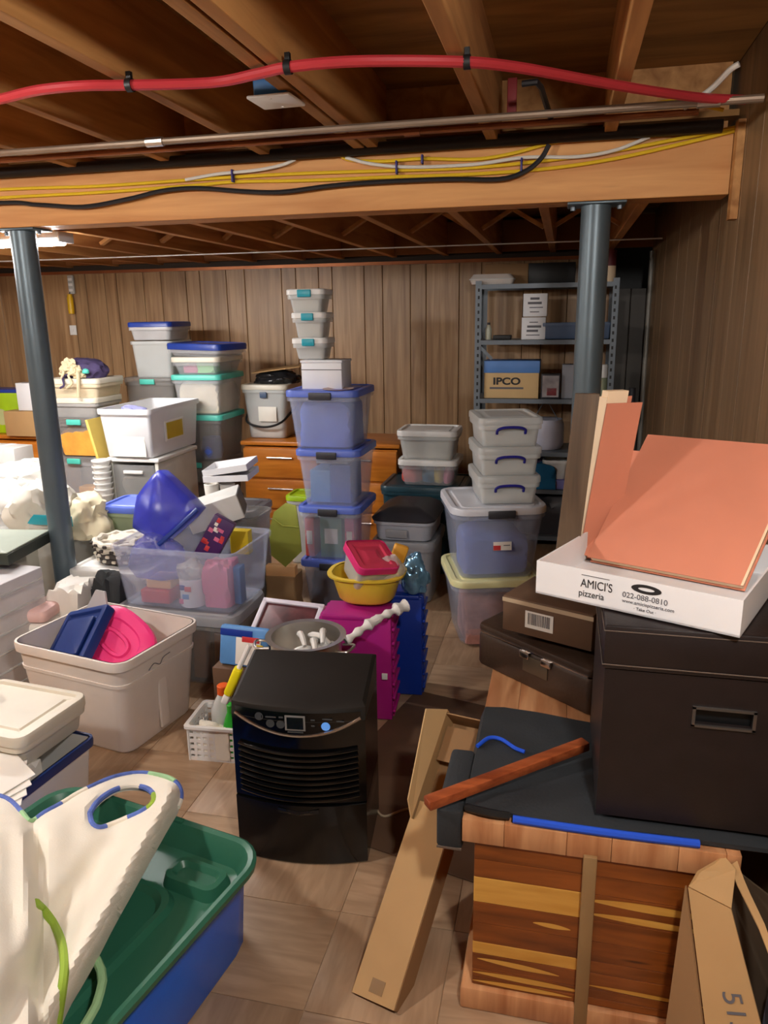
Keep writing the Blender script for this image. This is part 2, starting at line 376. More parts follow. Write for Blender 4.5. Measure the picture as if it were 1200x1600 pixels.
# lamps
c, ln, pw = LAMP_STRIP
t = thing('ceiling_light', 'bright strip light under the far joists beside the left post', 'ceiling light', c)
MB().rbox((0, 0, .02), (ln, .11, .03), .008, .004).build('housing', lamp_housing, t)
MB().rbox((0, 0, -.005), (ln-.02, .09, .03), .03, .008).build('diffuser', M('strip_diffuser', (255, 250, 240), .5, var=0, emit=((250, 248, 246), pw/(math.pi*.17))), t)
for s in (-1, 1): MB().rbox((s*(ln/2+.006), 0, .01), (.012, .11, .044), .004, .003).build('end_cap', lamp_housing, t)
for s in (-1, 1): MB().tube([(s*.4, 0, .03), (s*.4, 0, FJ+.03-c[2])], .006, 6).build('hanger', shelfgrey, t)
for i, (c, pw) in enumerate(LAMP_BULBS):
    t = thing('ceiling_bulb', ['bare globe bulb on a socket above the left foreground', 'bare globe bulb on a socket near the right wall above the viewer', 'added fill bulb on a socket near the left wall, out of view'][i], 'light bulb', c)
    MB().lathe([(0, .062), (.02, .058), (.045, .042), (.06, .016), (.062, 0), (.055, -.028), (.035, -.05), (0, -.062)], 24).build('globe', M('globe_glow_%d' % i, (255, 240, 215), .5, var=0, emit=((252, 248, 242), pw/(math.pi*.048))), t)
    MB().lathe([(0, .06), (.024, .06), (.024, .09), (.05, .092), (.05, JZ-c[2]-.001), (0, JZ-c[2]-.001)], 20).build('socket', white_pl, t)
# ------------------------------------------------------------------ builders for containers
def FR(x0, x1, yt, yb, Y):
    m = (x0+x1)/2; a, b = AY(x0, (yt+yb)/2, Y).x, AY(x1, (yt+yb)/2, Y).x
    return (a+b)/2, b-a, AY(m, yb, Y).z, AY(m, yt, Y).z
def shell(w, d, h, taper, r=.035, t=.004, td=None):
    td = td or taper; mb = MB(); b = .012
    o = lambda k, z, i=0: rrect(w*(taper+(1-taper)*k)-2*i, d*(td+(1-td)*k)-2*i, max(r-i, .004), z)
    mb.loft([o(0, 0, b), o(0, b*.3, b*.3), o(.03, b, 0), o(1, h), o(1, h, t), o(.03, b+t, t), o(0, t, b+t)], True, True)
    return mb
def lidmesh(w, d, lh, r=.04):
    mb = MB(); q = lambda i, z: rrect(w-2*i, d-2*i, max(r-i, .004), z)
    mb.loft([q(.004, -.012), q(0, -.012), q(0, lh*.6), q(.004, lh*.9), q(.018, lh), q(.024, lh), q(.03, lh*.62), q(.05, lh*.62), q(.056, lh*.85), q(.07, lh*.85)] if min(w, d) > .16 else
            [q(.004, -.01), q(0, -.01), q(0, lh*.6), q(.006, lh)], True, True)
    return mb
def tote(name, label, cat, loc, w, d, h, rz=0, body=None, lid=None, taper=.88, r=.04, latch=None, lside='fb', lh=.022, group=None, rim=None, handle=None, rimh=.022, lw=.3, rot=None):
    t = thing(name, label, cat, loc, rz, group, rot)
    shell(w, d, h, taper, r).build('body', body or clear, t)
    rm = rim or body or clear
    mb = MB(); q = lambda i, z: rrect(w+2*i, d+2*i, r+i, z)
    mb.loft([q(.0005, h-rimh), q(.009, h-rimh), q(.011, h-rimh*.4), q(.009, h), q(-.004, h), q(-.0045, h-.004)], False, False)
    mb.build('rim', rm, t)
    if lid: lidmesh(w+.028, d+.028, lh, r+.012).build('lid', lid, t, (0, 0, h+.0125))
    if latch:
        for s, (cx, cy, sx, sy) in {'f': (0, -(d/2+.018), w*lw, .012), 'b': (0, d/2+.018, w*lw, .012), 'l': (-(w/2+.018), 0, .012, d*lw), 'r': (w/2+.018, 0, .012, d*lw)}.items():
            if s in lside: MB().rbox((cx, cy, h+.006), (sx, sy, .036), .004, .004).build('latch', latch, t)
    if handle:
        for s in (-1, 1):
            P = [(-w*.24, s*(d/2+.008), h*.62), (-w*.23, s*(d/2+.016), h*.80), (-w*.12, s*(d/2+.022), h*.9), (w*.12, s*(d/2+.022), h*.9), (w*.23, s*(d/2+.016), h*.80), (w*.24, s*(d/2+.008), h*.62)]
            MB().tube(smoothpath(P, 5), .0065, 8).build('handle', handle, t)
    return t
def carton(name, label, cat, loc, w, d, h, mat, rz=0, flaps=False, group=None, tape=None, rot=None):
    t = thing(name, label, cat, loc, rz, group, rot)
    if flaps:
        mb = MB(); q = lambda i, z: rrect(w-2*i, d-2*i, .004, z, n=1)
        mb.loft([q(0, 0), q(0, h), q(.004, h), q(.004, .004)], True, True); mb.build('body', mat, t, smooth=False)
    else: MB().rbox((0, 0, h/2), (w, d, h), .004, .003, n=2).build('body', mat, t)
    if tape: MB().box((0, 0, h+.0006), (w*.16, d*.99, .0008)).build('tape', tape, t, smooth=False)
    return t
def fill(name, label, cat, mat, loc, w, d, h, seed, rz=0, amp=.35, freq=2.5, group=None):
    return one(blob(w*.56, d*.56, h*.62, seed, amp, freq, 4, cut=(w/2, d/2, h)), name, label, cat, mat, loc, rz, group)
def slab(T, w, d, h, r=.004): return MB().rbox((0, 0, h/2), (w, d, h), r, .002, T=T, n=3)

# ------------------------------------------------------------------ right foreground: cedar chest and what stands on it
CH = (-.158, .378, 1.412, 2.28)             # chest sides
ct = thing('cedar_chest', 'striped cedar chest with pale topped lid under the dark storage box', 'chest', ((CH[0]+CH[1])/2, (CH[2]+CH[3])/2, 0))
cw, cd = CH[1]-CH[0], CH[3]-CH[2]
MB().box((0, .008, .245), (cw-.03, cd-.03, .38)).build('carcass', cedar_m, ct, smooth=False)
MB().rbox((0, 0, .03), (cw+.02, cd+.03, .06), .004, .008, n=2).build('base_moulding', cedar_top, ct)
y0 = -cd/2+.006
random.seed(11)
rows = [(.062, .082, 0), (.082, .105, 0), (.105, .148, 0), (.148, .180, 1), (.180, .232, 0), (.232, .287, 0), (.287, .352, 1), (.352, .398, 0), (.398, .444, 0)]
def streak(bd, x0, x1, zc, h, sk=0):                       # pale sapwood running through a dark board
    mb = MB(); n = 16
    up = [Vector((x0+(x1-x0)*i/n, -.0076, zc+sk*i/n+h*.6*math.sin(math.pi*(i+.3)/(n+.6))**.6)) for i in range(n+1)]
    dn = [Vector((x0+(x1-x0)*i/n, -.0076, zc+sk*i/n-h*.4*math.sin(math.pi*(i+.3)/(n+.6)))) for i in range(n+1)]
    mb.add(up+dn, [(i, i+1, n+2+i, n+1+i) for i in range(n)]); mb.build('sapwood_streak', cedar_l, bd)
xb = AY(916, 1450, 1.39).x-(CH[0]+CH[1])/2
for kk, (za_, zb_0, lt) in enumerate(rows):
    hgt = zb_0-za_; xl, xr = -cw/2+.015, cw/2-.015
    if lt: # pale board left of the batten, darker mixed one right of it
        spans = [(xl, xb, cedar_l), (xb, xr, cedar_m)]
    else: spans = [(xl, xr, cedar_m)]
    for sa, sb, m in spans:
        bd = MB().rbox((0, 0, 0), (sb-sa-.001, .014, hgt-.0012), .002, .001, n=1).build('board', m, ct, ((sa+sb)/2, y0, za_+hgt/2), smooth=False); hw = (sb-sa)/2-.002
        if lt and m is cedar_m and kk == 6: streak(bd, -hw, hw, .016, .020, -.004); streak(bd, -hw, hw, -.018, .016, -.006)
    if kk == 1: streak(bd, -hw, .0, .002, .014, -.004)
    if kk == 2: streak(bd, -hw+.01, -.06, .008, .014, -.01); streak(bd, .0, hw, -.012, .010, -.006)
    if kk == 0: streak(bd, -hw, -.03, .0, .012)
    if kk == 5: streak(bd, -hw+.13, -hw+.21, -.004, .012, -.004)
MB().rbox((xb, y0-.016, .235), (.028, .018, .44), .003, .002, n=2).build('batten', M('batten_wood', (150, 118, 78), .6), ct)
random.seed(5); a = 0
topm = cedar_top
lidw = cw+.022
while a < lidw-.01:                         # lid planks
    w = min(random.choice((.1, .13, .09)), lidw-a)
    MB().rbox((-lidw/2+a+w/2, 0, .4725), (w-.0006, cd+.02, .055), .0015, .0012, n=2).build('lid_plank', topm, ct); a += w
CT = .50
# black nylon bag with blue zip spread over the lid
bagt = thing('garment_bag', 'flat black nylon bag with a blue zip lying on the chest', 'bag', (0, 0, CT))
def sheet(fn, nu, nv, th):
    mb = MB(); top = [[Vector(fn(i/nu, j/nv)) for j in range(nv+1)] for i in range(nu+1)]
    vs = [p for r in top for p in r]; k = len(vs); vs += [p-Vector((0, 0, th)) for p in vs]; n1 = nv+1; fs = []
    for i in range(nu):
        for j in range(nv):
            a = i*n1+j; fs += [(a, a+n1, a+n1+1, a+1), (k+a, k+a+1, k+a+n1+1, k+a+n1)]
    for i in range(nu): fs += [(i*n1, k+i*n1, k+(i+1)*n1, (i+1)*n1), (i*n1+nv, (i+1)*n1+nv, k+(i+1)*n1+nv, k+i*n1+nv)]
    for j in range(nv): fs += [(j, j+1, k+j+1, k+j), (nu*n1+j, k+nu*n1+j, k+nu*n1+j+1, nu*n1+j+1)]
    return mb.add(vs, fs)
def bagfn(u, v):
    x = -.215+.66*u; y = 1.418+.46*v
    if u < .3: y += .10*max(0, .3-u)*(1-v)
    if v > .5: y -= .10*abs(u-.15)*(v-.5)*2
    z = .014+.006*noise.noise(Vector((u*5, v*5, 2)))
    if x < -.172: z -= (-.172-x)*3.0; x = max(x, -.172-(-.172-x)*.5)
    return (x, y, z)
sheet(bagfn, 40, 26, .010).build('bag_panel', black_cloth, bagt)
MB().tube([(-.062+.372*k/10, 1.413-.004*math.sin(k/10*3.1), .009) for k in range(11)], .0085, 8).build('zip_strip', bluezip, bagt)
MB().tube(smoothpath([(-.165, 1.66, .02), (-.14, 1.70, .022), (-.11, 1.70, .022), (-.075, 1.665, .024), (-.05, 1.655, .022)], 6), .005, 8).build('piping', bluezip, bagt)
MB().tube(smoothpath([(-.165, 1.43, .01), (-.13, 1.418, .014), (-.1, 1.415, .014), (-.07, 1.42, .01)], 6), .009, 8).build('strap', black_void, bagt)
# the part of the bag that hangs over the chest's left side
MB().rbox((-.198, 1.535, -.04), (.058, .25, .10), .012, .01).build('hanging_fold', black_cloth, bagt)
MB().box((-.198, 1.409, -.082), (.054, .004, .004)).build('edge_piping', seam_m, bagt)
# dark storage box
OX0, OX1, OY0, OY1, OZ0, OZ1 = .108, .505, 1.445, 1.83, CT+.026, .955
ob = thing('storage_box', 'dark brown leatherette storage box with metal rimmed handle slot', 'storage box', ((OX0+OX1)/2, (OY0+OY1)/2, OZ0))
ow, od, oh = OX1-OX0, OY1-OY0, OZ1-OZ0
hz = oh*.80; hx = ow*.0
lower = oh-.095
# front wall is built round the slot
slw, slh, slx, slz = .105, .035, .03, lower-.085
MB().box((0, .006, lower/2), (ow-.012, od-.024, lower-.01)).build('core', black_void, ob, smooth=False)
fr = MB()
yf = -od/2+.006
fr.box((0, yf, (slz-slh/2)/2), (ow, .012, slz-slh/2)); fr.box((0, yf, (slz+slh/2+lower)/2), (ow, .012, lower-slz-slh/2))
fr.box(((-ow/2+slx-slw/2)/2, yf, slz), (slx-slw/2+ow/2, .012, slh)); fr.box(((ow/2+slx+slw/2)/2, yf, slz), (ow/2-slx-slw/2, .012, slh))
fr.box((-ow/2+.006, .006, lower/2), (.012, od-.012, lower)); fr.box((ow/2-.006, .006, lower/2), (.012, od-.012, lower)); fr.box((0, od/2-.006, lower/2), (ow, .012, lower))
fr.build('body', darkbox_m, ob, smooth=False)
MB().rbox((0, 0, lower+.002+.093/2), (ow+.01, od+.01, .093), .005, .004, n=2).build('lid', darkbox_m, ob)
fm = MB()
for cx, cz, sx, sz in ((slx, slz+slh/2+.002, slw+.012, .005), (slx, slz-slh/2-.002, slw+.012, .005), (slx-slw/2-.003, slz, .006, slh+.008), (slx+slw/2+.003, slz, .006, slh+.008)):
    fm.box((cx, yf-.008, cz), (sx, .006, sz))
fm.build('handle_frame', M('handle_metal', (120, 116, 112), .35, .8), ob, smooth=False)
sm = MB()
for z in (lower+.012, lower+.084):
    sm.tube([(-ow/2-.006, od/2, z), (-ow/2-.006, -od/2-.006, z), (ow/2+.006, -od/2-.006, z)], .0014, 6)
sm.build('stitched_seam', seam_m, ob)
# stained wooden stick across the bag
p0, p1 = Vector((-.245, 1.395, .532)), Vector((.092, 1.665, .556)); ax = (p1-p0).normalized(); ay = Vector((0, 0, 1)).cross(ax).normalized()
one(MB().rbox((0, 0, 0), ((p1-p0).length, .03, .022), .004, .003, T=basis((p0+p1)/2, ax, ay, ax.cross(ay)), n=2), 'wooden_stick', 'reddish brown stained wooden stick lying across the black bag', 'stick', stick_m)
# open dark briefcase behind
bc = thing('briefcase', 'dark brown leather briefcase with chrome latches behind the storage box', 'briefcase', (.03, 2.13, CT), R(-39))
MB().rbox((0, 0, .055), (.43, .27, .11), .02, .012).build('body', brief_m, bc)
ll = MB().rbox((0, 0, .0), (.43, .27, .03), .02, .01).build('lid', brief_m, bc, (0, .0, .135), rot=(R(6), 0, 0))
MB().tube([(-.2, -.134, .112), (.2, -.134, .112)], .003, 6).build('metal_edge', chrome, bc)
for x in (-.02, .06):
    k = MB().rbox((x, -.139, .1), (.035, .008, .02), .003, .002).build('latch', chrome, bc)
MB().rbox((.02, -.137, .075), (.09, .004, .05), .004, .001).build('lock_plate', M('lock_plate_metal', (96, 84, 70), .35, .5), bc)
cb = carton('cardboard_box', 'small brown taped cardboard box with barcode label on the briefcase', 'box', (.025, 2.09, CT+.166), .27, .2, .105, brown_card, R(-24))
MB().box((0, -.1008, .052), (.272, .0012, .012)).build('tape', M('clear_tape', (190, 168, 140), .2), cb, (0, -.0, .042), smooth=False)
lb = MB().box((0, 0, 0), (.085, .0012, .05)).build('barcode_label', paper_w, cb, (-.02, -.1012, .05), smooth=False)
bm_ = MB(); random.seed(2); x = -.034
while x < .032:
    w = random.choice((.0015, .003, .0022)); bm_.box((x+w/2, -.0009, .003), (w, .0006, .034)); x += w+random.choice((.0015, .0025))
bm_.build('bar_code', greyink, lb, smooth=False)
# white pizza carton on top with folders standing in it
PZ = OZ1+.004
pa = Vector((-.037, 1.585, PZ)); prz = R(-24); pw_, pd_, ph_ = .415, .40, .074
pc = pa + Matrix.Rotation(prz, 3, 'Z') @ Vector((pw_/2, pd_/2, 0))
pz = thing('pizza_carton', 'open white pizza carton with black print on the dark storage box', 'carton', pc, prz)
mb = MB(); mb.box((0, 0, .002), (pw_, pd_, .004)); mb.build('base', white_card, pz, smooth=False)
for nm, c, d in (('front_wall', (0, -pd_/2+.002, ph_/2), (pw_, .004, ph_)), ('back_wall', (0, pd_/2-.002, ph_/2), (pw_, .004, ph_)), ('side_wall', (-pw_/2+.002, 0, ph_/2), (.004, pd_-.008, ph_)), ('side_wall', (pw_/2-.002, 0, ph_/2), (.004, pd_-.008, ph_))):
    MB().box(c, d).build(nm, white_card, pz, smooth=False)
yf = -pd_/2-.0006
def ptxt(s, size, x, z, nm, m=ink, sx=1): return text_mesh(s, size, nm, m, pz, (x, yf, z), (R(90), 0, 0), .0004, 'CENTER', sx)
ptxt("AMICI'S", .026, -.072, .044, 'logo_text', ink, .8); ptxt('pizzeria', .02, -.082, .022, 'logo_text', ink, .9)
ptxt('022-088-0810', .016, .028, .038, 'phone_text', greyink); ptxt('www.amicispizzeria.com', .0105, .035, .025, 'web_text', greyink); ptxt('· Take Out ·', .009, .03, .013, 'small_text', greyink)
MB().box((-.075, yf, .0625), (.06, .0008, .0012)).build('logo_rule', greyink, pz, smooth=False)
mb = MB(); n = 28
mb.loft([[(.03+a*math.cos(k*2*math.pi/n), yf-dy, .0575+b*math.sin(k*2*math.pi/n)) for k in range(n)] for a, b, dy in ((.03, .0095, 0), (.03, .0095, .0004), (.0165, .0036, .0004), (.0165, .0036, 0))], False, False)
mb.build('oval_mark', ink, pz)
def leaf(A, B, D, th, name, label, mat, edge):
    A, B, D = Vector(A), Vector(B), Vector(D); ux, uy = (B-A), (D-A); n = ux.cross(uy).normalized()
    t = thing(name, label, 'folder', A)
    def sl(u0, u1, v0, v1, n0, n1, m, nm):
        vs = [ux*u+uy*v+n*k for k in (n0, n1) for v in (v0, v1) for u in (u0, u1)]
        MB().add(vs, [(0, 2, 3, 1), (4, 5, 7, 6), (0, 1, 5, 4), (2, 6, 7, 3), (0, 4, 6, 2), (1, 3, 7, 5)]).build(nm, m, t, smooth=False)
    sl(0, 1, 0, 1, th-.003, th, mat, 'front_cover'); sl(0, 1, 0, 1.0, 0, .003, mat, 'back_cover')
    sl(.012, .988, .01, .97, .0035, th-.0035, edge, 'gusset')
    sl(.985, 1.0, .0, 1, th+.0002, th+.0008, edge, 'edge_tape')
    return t
leaf((.085, 1.80, PZ+.008), (.40, 1.655, PZ+.008), (.222, 1.985, 1.235), .03, 'file_folder', 'large terracotta expanding folder leaning in the pizza carton, uppermost', terra, cream)
leaf((.062, 1.835, PZ+.008), (.33, 1.712, PZ+.008), (.18, 1.99, 1.20), .018, 'file_folder', 'terracotta folder half hidden beneath the large leaning one', terra, cream)
# upright folder and dark panel behind it
def upright(x0, x1, Y, z0, z1, sh, d, mat, name, label, rz=0):
    mb = MB(); w = x1-x0
    vs = [(x+sh*k+(0), y, z) for k, z in ((0, z0), (1, z1)) for y in (-d/2, d/2) for x in (x0, x1)]
    return mb.add(vs, [(0, 2, 3, 1), (4, 5, 7, 6), (0, 1, 5, 4), (2, 6, 7, 3), (0, 4, 6, 2), (1, 3, 7, 5)])
PB = PZ+.006
t = one(upright(-.03, .024, 0, 0, .405, .03, .02, None, '', ''), 'wood_panel_offcut', 'narrow dark wood grain panel standing upright at the edge of the pizza carton', 'panel', WOOD('dark_panel', (70, 54, 40), (100, 80, 60), (8, 8, .6), 5, .5), (.03, 1.80, PB), smooth=False)
uf = thing('file_folder', 'terracotta accordion folder standing upright behind the leaning folders', 'folder', (.085, 1.835, PB), R(24))
upright(-.03, .06, 0, 0, .378, .05, .003, None, '', '').build('front_cover', terra, uf, smooth=False)
ob2 = upright(-.03, .06, 0, 0, .388, .05, .003, None, '', '').build('back_cover', terra, uf, (0, .05, 0), smooth=False)
upright(-.028, -.022, 0, 0, .39, .05, .044, None, '', '').build('gusset', cream, uf, (0, .025, 0), smooth=False)
upright(-.022, .03, 0, .02, .405, .05, .03, None, '', '').build('paper_tab', cream, uf, (0, .026, 0), smooth=False)

# ------------------------------------------------------------------ long kraft box leaning by the chest
pb, pt = Vector((-.365, 1.36, .012)), Vector((-.225, 1.90, .47))
ax = (pt-pb).normalized(); L = (pt-pb).length
side = Vector((.92, -.36, -.02)); side = (side-ax*side.dot(ax)).normalized(); nrm = side.cross(ax).normalized()
if nrm.z < 0: nrm = -nrm
T = basis(pb, side, ax, nrm)
lb_ = thing('long_carton', 'long narrow kraft carton leaning beside the chest with torn open upper end', 'carton')
lw_, lt_ = .112, .07
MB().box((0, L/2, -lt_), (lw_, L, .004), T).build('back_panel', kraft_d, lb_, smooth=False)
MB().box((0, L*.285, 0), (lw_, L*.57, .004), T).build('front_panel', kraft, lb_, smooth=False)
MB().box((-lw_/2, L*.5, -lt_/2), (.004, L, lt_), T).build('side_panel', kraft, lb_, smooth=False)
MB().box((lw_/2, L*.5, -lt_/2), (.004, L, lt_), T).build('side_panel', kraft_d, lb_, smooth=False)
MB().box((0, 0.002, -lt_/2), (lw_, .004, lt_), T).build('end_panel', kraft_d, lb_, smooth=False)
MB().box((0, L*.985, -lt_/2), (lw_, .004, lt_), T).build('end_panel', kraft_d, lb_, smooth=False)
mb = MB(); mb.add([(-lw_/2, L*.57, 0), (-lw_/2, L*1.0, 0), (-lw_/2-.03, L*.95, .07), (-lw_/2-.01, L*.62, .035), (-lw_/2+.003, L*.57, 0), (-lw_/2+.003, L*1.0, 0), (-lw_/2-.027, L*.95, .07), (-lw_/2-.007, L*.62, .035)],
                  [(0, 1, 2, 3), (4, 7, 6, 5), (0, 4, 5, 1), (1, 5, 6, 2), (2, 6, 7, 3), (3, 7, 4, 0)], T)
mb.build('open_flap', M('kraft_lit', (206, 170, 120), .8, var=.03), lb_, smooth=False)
MB().box((0, L*.60, -.01), (lw_-.012, .06, .004), T).build('folded_flap', kraft, lb_, smooth=False)
MB().box((0, L*.88, -.03), (lw_-.012, .1, .004), T).build('folded_flap', kraft_d, lb_, smooth=False)
MB().box((0, .03, .0025), (.035, .03, .001), T).build('tape', M('brown_tape', (136, 100, 54), .3), lb_, smooth=False)
# kraft carton cut off by the picture's right lower corner
kb = thing('open_carton', 'open kraft carton with marker digits in front of the chest', 'carton', (.43, 1.235, 0))
def quad(pts, th, name, mat, par, nd=None):
    P = [Vector(p) for p in pts]; n = (P[1]-P[0]).cross(P[-1]-P[0]).normalized()*th; k = len(P)
    return MB().add(P+[p+n for p in P], [tuple(range(k)), tuple(range(k, 2*k))[::-1]]+[(i, (i+1) % k, k+(i+1) % k, k+i) for i in range(k)]).build(name, mat, par, smooth=False)
o_ = Vector((.43, 1.235, 0)); K = lambda x, y, z: Vector((x, y, z))-o_
TL, TRt, BL = AZ(1076, 1386, .455), AZ(1143, 1420, .452), AZ(1104, 1610, .23)
pn_ = (TRt-TL).cross(BL-TL).normalized()
def on_panel(x, y): d = ray(x, y); return CP+d*((TL-CP).dot(pn_)/d.dot(pn_))
BR = on_panel(1192, 1610)
dn_l, dn_r = (BL-TL)*(.455/(TL.z-BL.z)), (BR-TRt)*(.452/(TRt.z-BR.z)); FL, FRt = TL+dn_l, TRt+dn_r
KK = lambda p: p-o_
fp = quad([KK(FL), KK(FRt), KK(TRt), KK(TL)], .004, 'front_panel', kraft, kb)
quad([KK(TL), KK(TRt), KK(AZ(1150, 1360, .487)), KK(AZ(1132, 1338, .49)), KK(AZ(1090, 1362, .475))], .004, 'top_flap', kraft, kb)
SL = AZ(1042, 1612, .2); quad([KK(Vector((SL.x, SL.y+.03, 0))), KK(FL+Vector((-.003, .004, 0))), KK(TL+Vector((-.003, .004, 0)))], .004, 'side_panel', kraft_d, kb)
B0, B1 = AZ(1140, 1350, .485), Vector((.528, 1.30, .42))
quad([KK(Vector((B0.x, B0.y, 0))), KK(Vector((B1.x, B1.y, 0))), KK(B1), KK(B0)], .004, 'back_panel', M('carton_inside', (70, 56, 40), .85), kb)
T0 = [AZ(1140, 1352, .487), AZ(1152, 1382, .48), AZ(1162, 1402, .475), AZ(1186, 1450, .468), AZ(1205, 1500, .46)]
ts = MB(); dv = Vector((.016, .012, .004)); vs_ = [KK(p) for p in T0]+[KK(p+dv*(1-.1*i)) for i, p in enumerate(T0)]; vs_ += [p-Vector((0, 0, .003)) for p in vs_]
ts.add(vs_, [(i, i+1, 6+i, 5+i) for i in range(4)]+[(10+i, 15+i, 16+i, 11+i) for i in range(4)]+[(i, 10+i, 11+i, i+1) for i in range(4)]+[(5+i, 6+i, 16+i, 15+i) for i in range(4)]); ts.build('torn_strip', kraft, kb)
nn = (FRt-FL).cross(TL-FL).normalized()
if nn.y > 0: nn = -nn
dnv = (BR-TRt).normalized(); dnv = (dnv-nn*dnv.dot(nn)).normalized(); upv = nn.cross(dnv)
mk = text_mesh('515', .05, 'marker_digits', greyink, kb, (0, 0, 0), (0, 0, 0), .0004)
mc_ = on_panel(1150, 1582)+nn*.0052
mk.matrix_local = basis(mc_-o_, dnv, upv, nn)
fill('folded_jeans', 'blue denim folded inside the open kraft carton', 'clothes', jeans, (.475, 1.235, .006), .075, .16, .36, 3)
# ------------------------------------------------------------------ floor cardboard and cord
fc = thing('flattened_carton', 'flattened dark brown cardboard lying on the floor beside the crates', 'cardboard', (-.36, 2.33, .003), R(-14))
slab(Matrix.Identity(4), .62, .95, .004).build('sheet', brown_card, fc)
for x, y, sx, sy in ((.02, .30, .07, .04), (.03, .22, .06, .05), (.13, .31, .06, .04), (-.06, -.02, .05, .09), (.04, -.05, .06, .06), (.16, .2, .05, .03), (-.2, -.3, .16, .025)):
    MB().rbox((x, y, .0046), (sx, sy, .0008), .006, .0002).build('printed_mark', M('pale_print_brown', (140, 116, 96), .8, var=.2, scale=30), fc, smooth=False)
one(MB().tube(smoothpath([(-.56, 2.12, .011), (-.50, 2.02, .011), (-.44, 2.06, .011), (-.36, 2.11, .011), (-.28, 2.12, .011)], 6), .004, 6), 'cord', 'thin pale cord lying bent on the floor cardboard', 'cord', skin_cable)

# ------------------------------------------------------------------ dehumidifier
dh = thing('dehumidifier', 'glossy black dehumidifier with curved chrome trim on the floor', 'dehumidifier', (-.698, 1.925, 0), R(6))
w, dp = .385, .24
def hull(z, yf, bow, yb=dp/2, n=16, ww=w):
    r = [Vector((-ww/2+ww*i/n, yf-bow*(1-(2*i/n-1)**2), z)) for i in range(n+1)]
    return r+[Vector((ww/2, yb, z)), Vector((-ww/2, yb, z))]
F0 = -dp/2-.01
def zb_(ring, zback, zfront, y0, y1):
    for p in ring:
        k = max(0, min(1, (p.y-y0)/(y1-y0))); p.z = zfront+(zback-zfront)*k
    return ring
MB().loft([hull(0, F0+.006, .03, ww=w-.01), hull(.008, F0, .03), hull(.20, F0, .034)], True, True).build('bucket_front', black_gloss, dh)
MB().loft([hull(.203, F0+.006, .03), hull(.46, F0+.01, .03)], True, True).build('body', black_gloss, dh)
for k in range(9):                              # bowed louvre slats
    z = .228+k*.0185
    MB().tube([(-w/2+.02+(w-.04)*i/16, F0-.002-.029*(1-(2*i/16-1)**2), z-.012*(1-(2*i/16-1)**2)) for i in range(17)], .0055, 8).build('louvre', black_gloss, dh)
top = MB(); top.loft([zb_(hull(.46, F0+.008, .03), .46, .46, 0, 1), zb_(hull(.5, F0+.015, .022), .545, .495, F0, dp/2), zb_(hull(.5, F0+.03, .018, dp/2-.01, ww=w-.02), .553, .503, F0, dp/2)], True, True)
top.build('top_cover', black_mat, dh)
def fy(x, z): # front surface of the upper band
    k = 2*(x+w/2)/w-1; return F0+.010-.030*(1-k*k)
arc = [(-w/2+.012+(w-.024)*i/24, 0, .468-.052*(1-(2*i/24-1)**2)) for i in range(25)]
MB().tube([(x, fy(x, z)-.002, z) for x, _, z in arc], .0048, 8).build('chrome_trim', chrome, dh)
cp = MB(); n = 24
cp.add([Vector((arc[i][0], fy(arc[i][0], 0)-.0015, arc[i][2])) for i in range(25)]+[Vector((arc[i][0], fy(arc[i][0], 0)-.0015, .488)) for i in range(25)], [(i, i+1, 26+i, 25+i) for i in range(n)])
cpo = cp.build('control_panel', black_gloss, dh)
def flat(x, z, sx, sz, nm, m, par=cpo, dy=0): return MB().rbox((x, fy(x, z)-.0025-dy, z), (sx, .002, sz), .001, .0005).build(nm, m, par, smooth=False)
flat(0.0, .457, .058, .046, 'display_frame', M('frame_grey', (130, 128, 126), .4)); flat(0, .457, .047, .036, 'display', M('display_glass', (20, 24, 26), .1, var=0), dy=.001)
bt_m = M('button_grey', (70, 72, 74), .4, var=0)
for x, z in ((-.105, .468), (-.072, .45), (-.042, .45)):
    MB().lathe([(.0, 0), (.012, 0), (.012, .0015), (.009, .0015), (.009, .0005), (0, .0005)], 18, T=Matrix.Translation((x, fy(x, z)-.002, z)) @ Matrix.Rotation(R(90), 4, 'X')).build('button', bt_m, cpo)
MB().lathe([(.0, .002), (.012, .002), (.013, 0)], 20, T=Matrix.Translation((.085, fy(.085, 0)-.002, .448)) @ Matrix.Rotation(R(90), 4, 'X')).build('power_button', M('button_blue', (92, 140, 200), .3, emit=((90, 150, 230), .25)), cpo)
for x, z, sx in ((-.07, .47, .03), (-.04, .472, .012), (.05, .468, .012), (.05, .45, .01), (.09, .47, .028), (.125, .462, .022), (0, .429, .045)):
    flat(x, z, sx, .004, 'print_mark', bt_m)
hn = MB(); n = 12; ring = []
for zz, yy_ in ((.192, -.001), (.186, -.006), (.178, -.001)):
    ring.append([Vector((-.06+.12*i/n, F0-.036+.002-0*i+yy_*math.sin(math.pi*i/n)+.0008, zz-.010*(1-abs(2*i/n-1)))) for i in range(n+1)])
hn.loft(ring, False, False, closed=False).build('bucket_grip', M('grip_gloss', (24, 24, 26), .08, var=0), dh)

